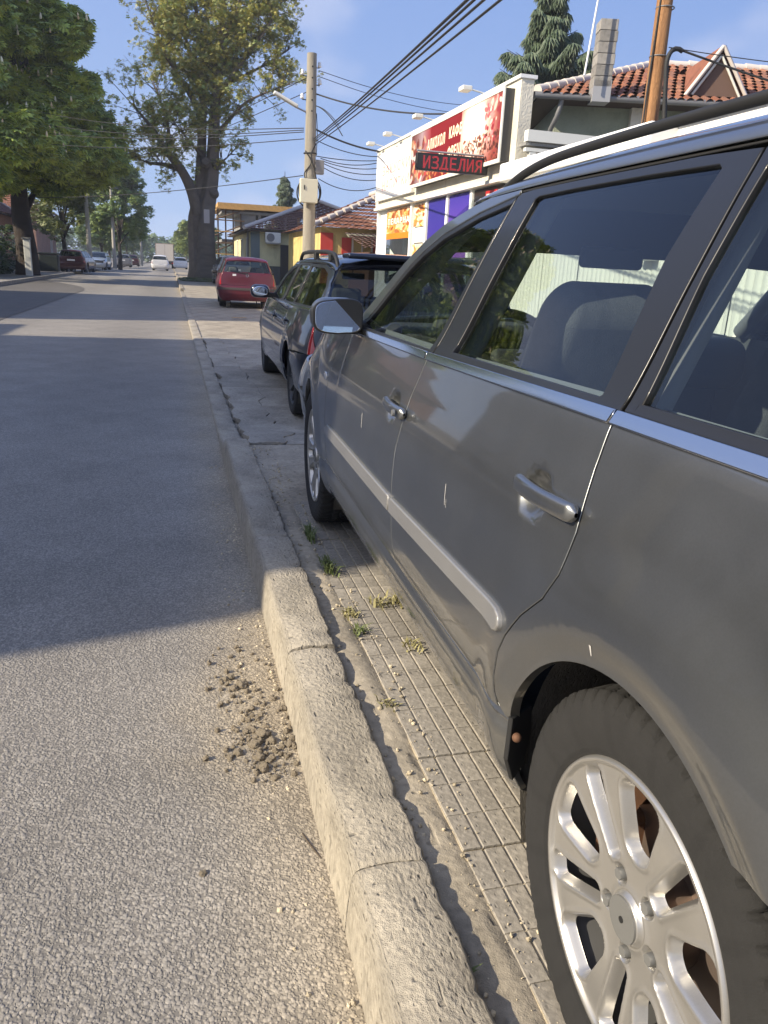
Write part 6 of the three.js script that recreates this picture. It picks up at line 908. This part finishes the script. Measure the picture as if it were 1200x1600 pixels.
{
  const G = 'street trees along the road'; let p = atZ(112, 424, -63);
  leafyTree('street_tree', 'sparse light green street tree behind the dark red car', [p.x - 0.4, 0, -63], [[0, 3.9, 0, 2.0, 1.7, 2.0], [0.3, 5.4, 0, 1.4, 1.2, 1.4]], 2.2, [0.17, 0.20, 0.06], 21, 46, 60, 0.26, G);
  p = atZ(188, 418, -84); leafyTree('street_tree', 'dense fresh green street tree behind the pale street pole', [p.x, 0, -84], [[0, 5.4, 0, 3.0, 2.8, 2.6], [0.3, 8.0, 0, 2.0, 1.6, 2.0]], 2.6, [0.17, 0.24, 0.055], 31, 80, 90, 0.30, G);
  for (const [x, z, h, r] of [[-8.2, -104, 7, 2.6], [-8.6, -122, 7.5, 2.8], [-8.2, -142, 7, 2.8], [-8.4, -165, 8, 3], [-8.2, -190, 8, 3]]) leafyTree('street_tree', 'green street tree in the row along the left pavement', [x, 0, z], [[0, h * 0.6, 0, r, h * 0.3, r]], 2.4, [0.13, 0.19, 0.05], 40 - z, 46, 60, 0.36, G);
  for (const [x, z, h, r] of [[3.6, -118, 7.2, 3.0], [4.2, -138, 7.5, 3.2], [3.6, -165, 8, 3.2], [3.4, -195, 8.5, 3.4]]) leafyTree('street_tree', 'yellow green street tree in the row along the right pavement', [x, 0, z], [[0, h * 0.58, 0, r, h * 0.32, r]], 2.2, [0.19, 0.24, 0.055], 60 - z, 50, 70, 0.36, G);
  const far = []; const R = rng(8); for (let i = 0; i < 5200; i++) { const a = (R() - 0.5) * 160, z = -235 - R() * 40; far.push(V(a, Math.pow(R(), 0.8) * (5 + 5 * noise2(a * 0.12, 3)), z)); } const fw = foliage(scene, 'far_trees', twigLeaf, leafMat(0.10, 0.15, 0.05, 0.2), far, 1.5, 5, [[1, 1, 1], [0.8, 0.9, 0.8]], 0.3); tag(fw, 'far row of trees closing the end of the road', 'trees');
  // climbing ivy and shoots on poles and walls
  const iv = []; for (let i = 0; i < 260; i++) { const y = 0.4 + R() * 4.6, a = R() * 6.28; iv.push(V(-7.6 + Math.cos(a) * 0.3, y, -3.2 + Math.sin(a) * 0.3)); } const im = foliage(scene, 'ivy', twigLeaf, leafMat(0.05, 0.08, 0.02), iv, 0.22, 6, [[1, 1, 1]], 0.2); tag(im, 'ivy climbing the weathered roadside pole', 'ivy');
  const sh = []; for (let i = 0; i < 500; i++) sh.push(V(-9.4 + R() * 1.2, Math.pow(R(), 1.4) * 2.4, -38 - R() * 14)); tag(foliage(scene, 'hedge_shoots', twigLeaf, leafMat(0.04, 0.075, 0.02), sh, 0.28, 16, [[1, 1, 1], [1.3, 1.2, 1]], 0.3), 'leafy shoots at the foot of the garden wall', 'shrubs');
}
// ---------------------------------------------------------------- the other vehicles
const coarseWheel = (R, T, W, rim, mat) => wheelParts(R, T, W, rim, 90, 0.45, mat, M.tyreOther, false);
{
  // dark blue estate ahead
  const q = atY(462, 652, -0.1), w = { s: lin([[-1.02, -0.93], [-0.45, -0.42], [0.45, 0.47], [2.25, 2.31], [2.703, 2.76], [3.15, 3.2], [3.66, 3.52]]), x: 1.03, y: (y) => y * 0.955 };
  const c = car({ name: 'dark_estate_car', label: 'dark blue estate car with roof rails parked in front of the silver one', pos: [0.99 + 0.86, -0.1, -6.62], turn: -0.02, body: M.navy, trim: M.gloss, rearGlass: M.dark, glass: M.dark, chrome: M.chrome, warp: w, sill: M.navy });
  addWheels(c, coarseWheel(0.226, 0.316, 0.225, multiRim(10, 0.012), M.darkAlloy), [[-0.875, 0.316, 0], [0.875, 0.316, 0], [-0.875, 0.316, 2.76, 0.03], [0.875, 0.316, 2.76, 0.03]]);
  for (const k of [0, 1]) {
    const mir = (g) => (k ? mirrorX(g) : g);
    const hs = new RoundedBoxGeometry(0.20, 0.135, 0.12, 5, 0.055); part('door_mirror', mir(metreUV(hs).translate(-0.99, 0.97, -1.90)), M.navy, c.fd[k]); part('mirror_glass', mir(flat(new THREE.SphereGeometry(1, 24, 16).scale(0.083, 0.052, 0.004).rotateY(0.12).translate(-0.99, 0.97, -1.838))), M.mirror, c.fd[k]); part('mirror_foot', mir(box(0.14, 0.05, 0.06, -0.86, 0.935, -1.92, 0.2, 0.02)), M.black, c.fd[k]);
    const rp = [[1.25, 0.0], [1.15, 0.045], [0.9, 0.055], [0.2, 0.055], [-0.4, 0.055], [-0.62, 0.045], [-0.76, -0.03]].map(([s, d]) => { const r = roofMap(-0.80, s); return V(r.x * 1.03, r.y * 0.955 + d, -w.s(s)); }); part('roof_rail', mir(mg([new THREE.TubeGeometry(new THREE.CatmullRomCurve3(rp), 50, 0.017, 8), ...[0.3, -0.45].map((s) => { const r = roofMap(-0.80, s); return box(0.04, 0.06, 0.07, r.x * 1.03, r.y * 0.955 + 0.02, -w.s(s), 0, 0.01); })])), M.black, c);
    for (const s of [[1.312, 1.118, 0.806], [0.428, 0.222, 0.824]]) part('door_handle', mir(c.W(flat(handleGeo(s[0], s[1], s[2], s[2])))), M.navy, k >= 0 && s[0] > 1 ? c.fd[k] : c.rd[k]);
  }
  part('spoiler', [box(1.16, 0.04, 0.26, 0, 1.335, 0.72, 0, 0.018)], M.navy, c.tg); part('number_plate', new THREE.PlaneGeometry(0.52, 0.11).translate(0, 0.78, 0.905), plateMat('PB 4471 TK'), c.tg);
}
{
  // red hatchback
  const q = atY(352, 479, -0.1), w = { s: lin([[-1.02, -0.66], [-0.45, -0.40], [0.40, 0.40], [2.25, 1.98], [2.703, 2.42], [3.15, 2.86], [3.66, 3.2]]), x: 0.925, y: (y) => y * 0.985 };
  const c = car({ name: 'red_hatchback', label: 'small red hatchback with grey bumper strip parked on the driveway', pos: [q.x + 0.62, -0.1, q.z - 0.15], turn: -0.035, body: M.red, trim: M.black, warp: w, chrome: null });
  addWheels(c, coarseWheel(0.185, 0.286, 0.17, multiRim(7, 0.014), M.steel), [[-0.77, 0.286, 0], [0.77, 0.286, 0], [-0.77, 0.286, 2.42], [0.77, 0.286, 2.42]]);
  part('number_plate', new THREE.PlaneGeometry(0.52, 0.12).translate(0.02, 0.80, 0.632), plateMat('PB 2110 BH'), c.tg); part('plate_recess', [box(0.66, 0.17, 0.012, 0.02, 0.80, 0.618)], M.matt, c.tg);
  part('bumper_strip', [c.W(panel([[-1, 0.50], [1, 0.50], [1, 0.565], [-1, 0.565]], (u, v) => { const p = endMap(false, -0.33, 5)(u, v); return V(p.x * 1.006, p.y, p.z + 0.012); }, { cell: 0.06 }))], std({ color: rgb(0.075, 0.06, 0.055), roughness: 0.8 }), c);
  part('wiper', [rod(V(0, 0.955, 0.655), V(-0.36, 0.985, 0.63), 0.012, 0.008), flat(new THREE.CylinderGeometry(0.025, 0.025, 0.03, 12).rotateX(Math.PI / 2).translate(0, 0.955, 0.645))], M.black, c.tg); part('tailgate_badge', [flat(new THREE.TorusGeometry(0.035, 0.008, 6, 20).translate(0.0, 0.90, 0.638))], M.chrome, c.tg); part('sticker', new THREE.PlaneGeometry(0.10, 0.13).translate(-0.36, 0.87, 0.637), B.white, c.tg);
  for (const k of [0, 1]) part('door_mirror', (k ? mirrorX : (g) => g)(box(0.16, 0.11, 0.1, -0.88, 0.95, -1.72, 0, 0.04)), M.black, c.fd[k]);
}
const hatch = { s: lin([[-1.02, -0.78], [-0.45, -0.42], [0.45, 0.45], [2.25, 2.15], [2.703, 2.6], [3.15, 3.05], [3.66, 3.45]]), x: 1, y: (y) => y * 1.02 };
const suv = { s: hatch.s, x: 1.06, y: (y) => y * 1.16 };
function parked(name, label, px, py, z, turn, body, warp, group, x) {
  const q = atZ(px, py, z), c = car({ name, label, pos: [x ?? q.x, x !== undefined && x > -6.3 && x < 0.3 ? -0.13 : 0, z], turn, body, trim: M.gloss, glass: M.dark, rearGlass: M.dark, warp, group }), T = warp.y(1) > 1.1 ? 0.35 : 0.305;
  addWheels(c, wheelParts(0.2, T, 0.2, multiRim(6, 0.016), 40, 0.25, M.steel, M.tyreOther, false), [[-0.84, T, 0], [0.84, T, 0], [-0.84, T, 2.6], [0.84, T, 2.6]]); part('number_plate', new THREE.PlaneGeometry(0.5, 0.11).translate(0, 0.78, 0.79), M.plate, c.tg); return c;
}
const PK = 'cars further down the road';
parked('parked_car', 'dark maroon car parked under the chestnut tree', 116, 421, -58, -0.1, M.maroon, hatch, PK);
parked('parked_car', 'pale blue white car parked facing the road beside the street pole', 157, 419, -74, Math.PI - 0.05, M.paleBlue, hatch, PK);
parked('parked_car', 'white SUV driving away down the road', 253, 421, -93, 0, M.white, suv, PK, -1.25);
parked('parked_car', 'grey car parked at the left kerb below the fresh green tree', 193, 414, -99, 0, M.greyCar, hatch, PK);
parked('parked_car', 'dark car parked behind the grey one at the left kerb', 207, 413, -114, 0, M.maroon, hatch, PK);
parked('parked_car', 'pale car parked on the right pavement beyond the old tree', 282, 414, -106, 0, M.white, hatch, PK);
parked('parked_car', 'silver grey car parked between the old tree and the red hatchback', 366, 440, -42, 0.05, M.greyCar, hatch, PK);
{
  const t = thing('box_truck', 'box truck with a pale cargo body ahead of the white SUV', 'truck', [-0.9, -0.13, -118]); part('cargo_box', [span(-1.25, 1.25, 0.95, 3.35, -5.2, 0)], std({ color: rgb(0.34, 0.27, 0.22), roughness: 0.7, map: scaled(plasC, 1.5) }), t); part('rear_door', [span(-1.15, -0.02, 1.05, 3.25, 0.002, 0.04)], B.lime, t); part('rear_door', [span(0.02, 1.15, 1.05, 3.25, 0.002, 0.04)], B.lime, t); part('cab', [box(2.2, 1.9, 1.9, 0, 1.5, -6.3, 0, 0.15)], M.white, t); part('chassis', [span(-0.9, 0.9, 0.55, 0.9, -6.8, 0)], M.matt, t);
  for (const x of [-1.0, 1.0]) for (const z of [-1.3, -6.2]) part('wheel', [discX(0.45, x, 0.28, 24).translate(0, 0.45, z)], M.tyreOther, t); for (const x of [-1, 1]) part('tail_light', [box(0.2, 0.12, 0.05, x, 0.75, 0.02)], M.redLamp, t);
}
// litter on the driveway
{ const p = atY(362, 497, -0.095), m = solo('cardboard_scrap', extrude([[0, 0], [0.34, 0.05], [0.36, 0.16], [0.05, 0.12]], 0.01, 0.002).rotateX(-Math.PI / 2), std({ color: rgb(0.42, 0.30, 0.18), roughness: 0.9 }), 'flat scrap of brown cardboard on the driveway near the red hatchback', 'cardboard'); m.position.set(p.x, -0.088, p.z); }
renderer.render(scene, camera);
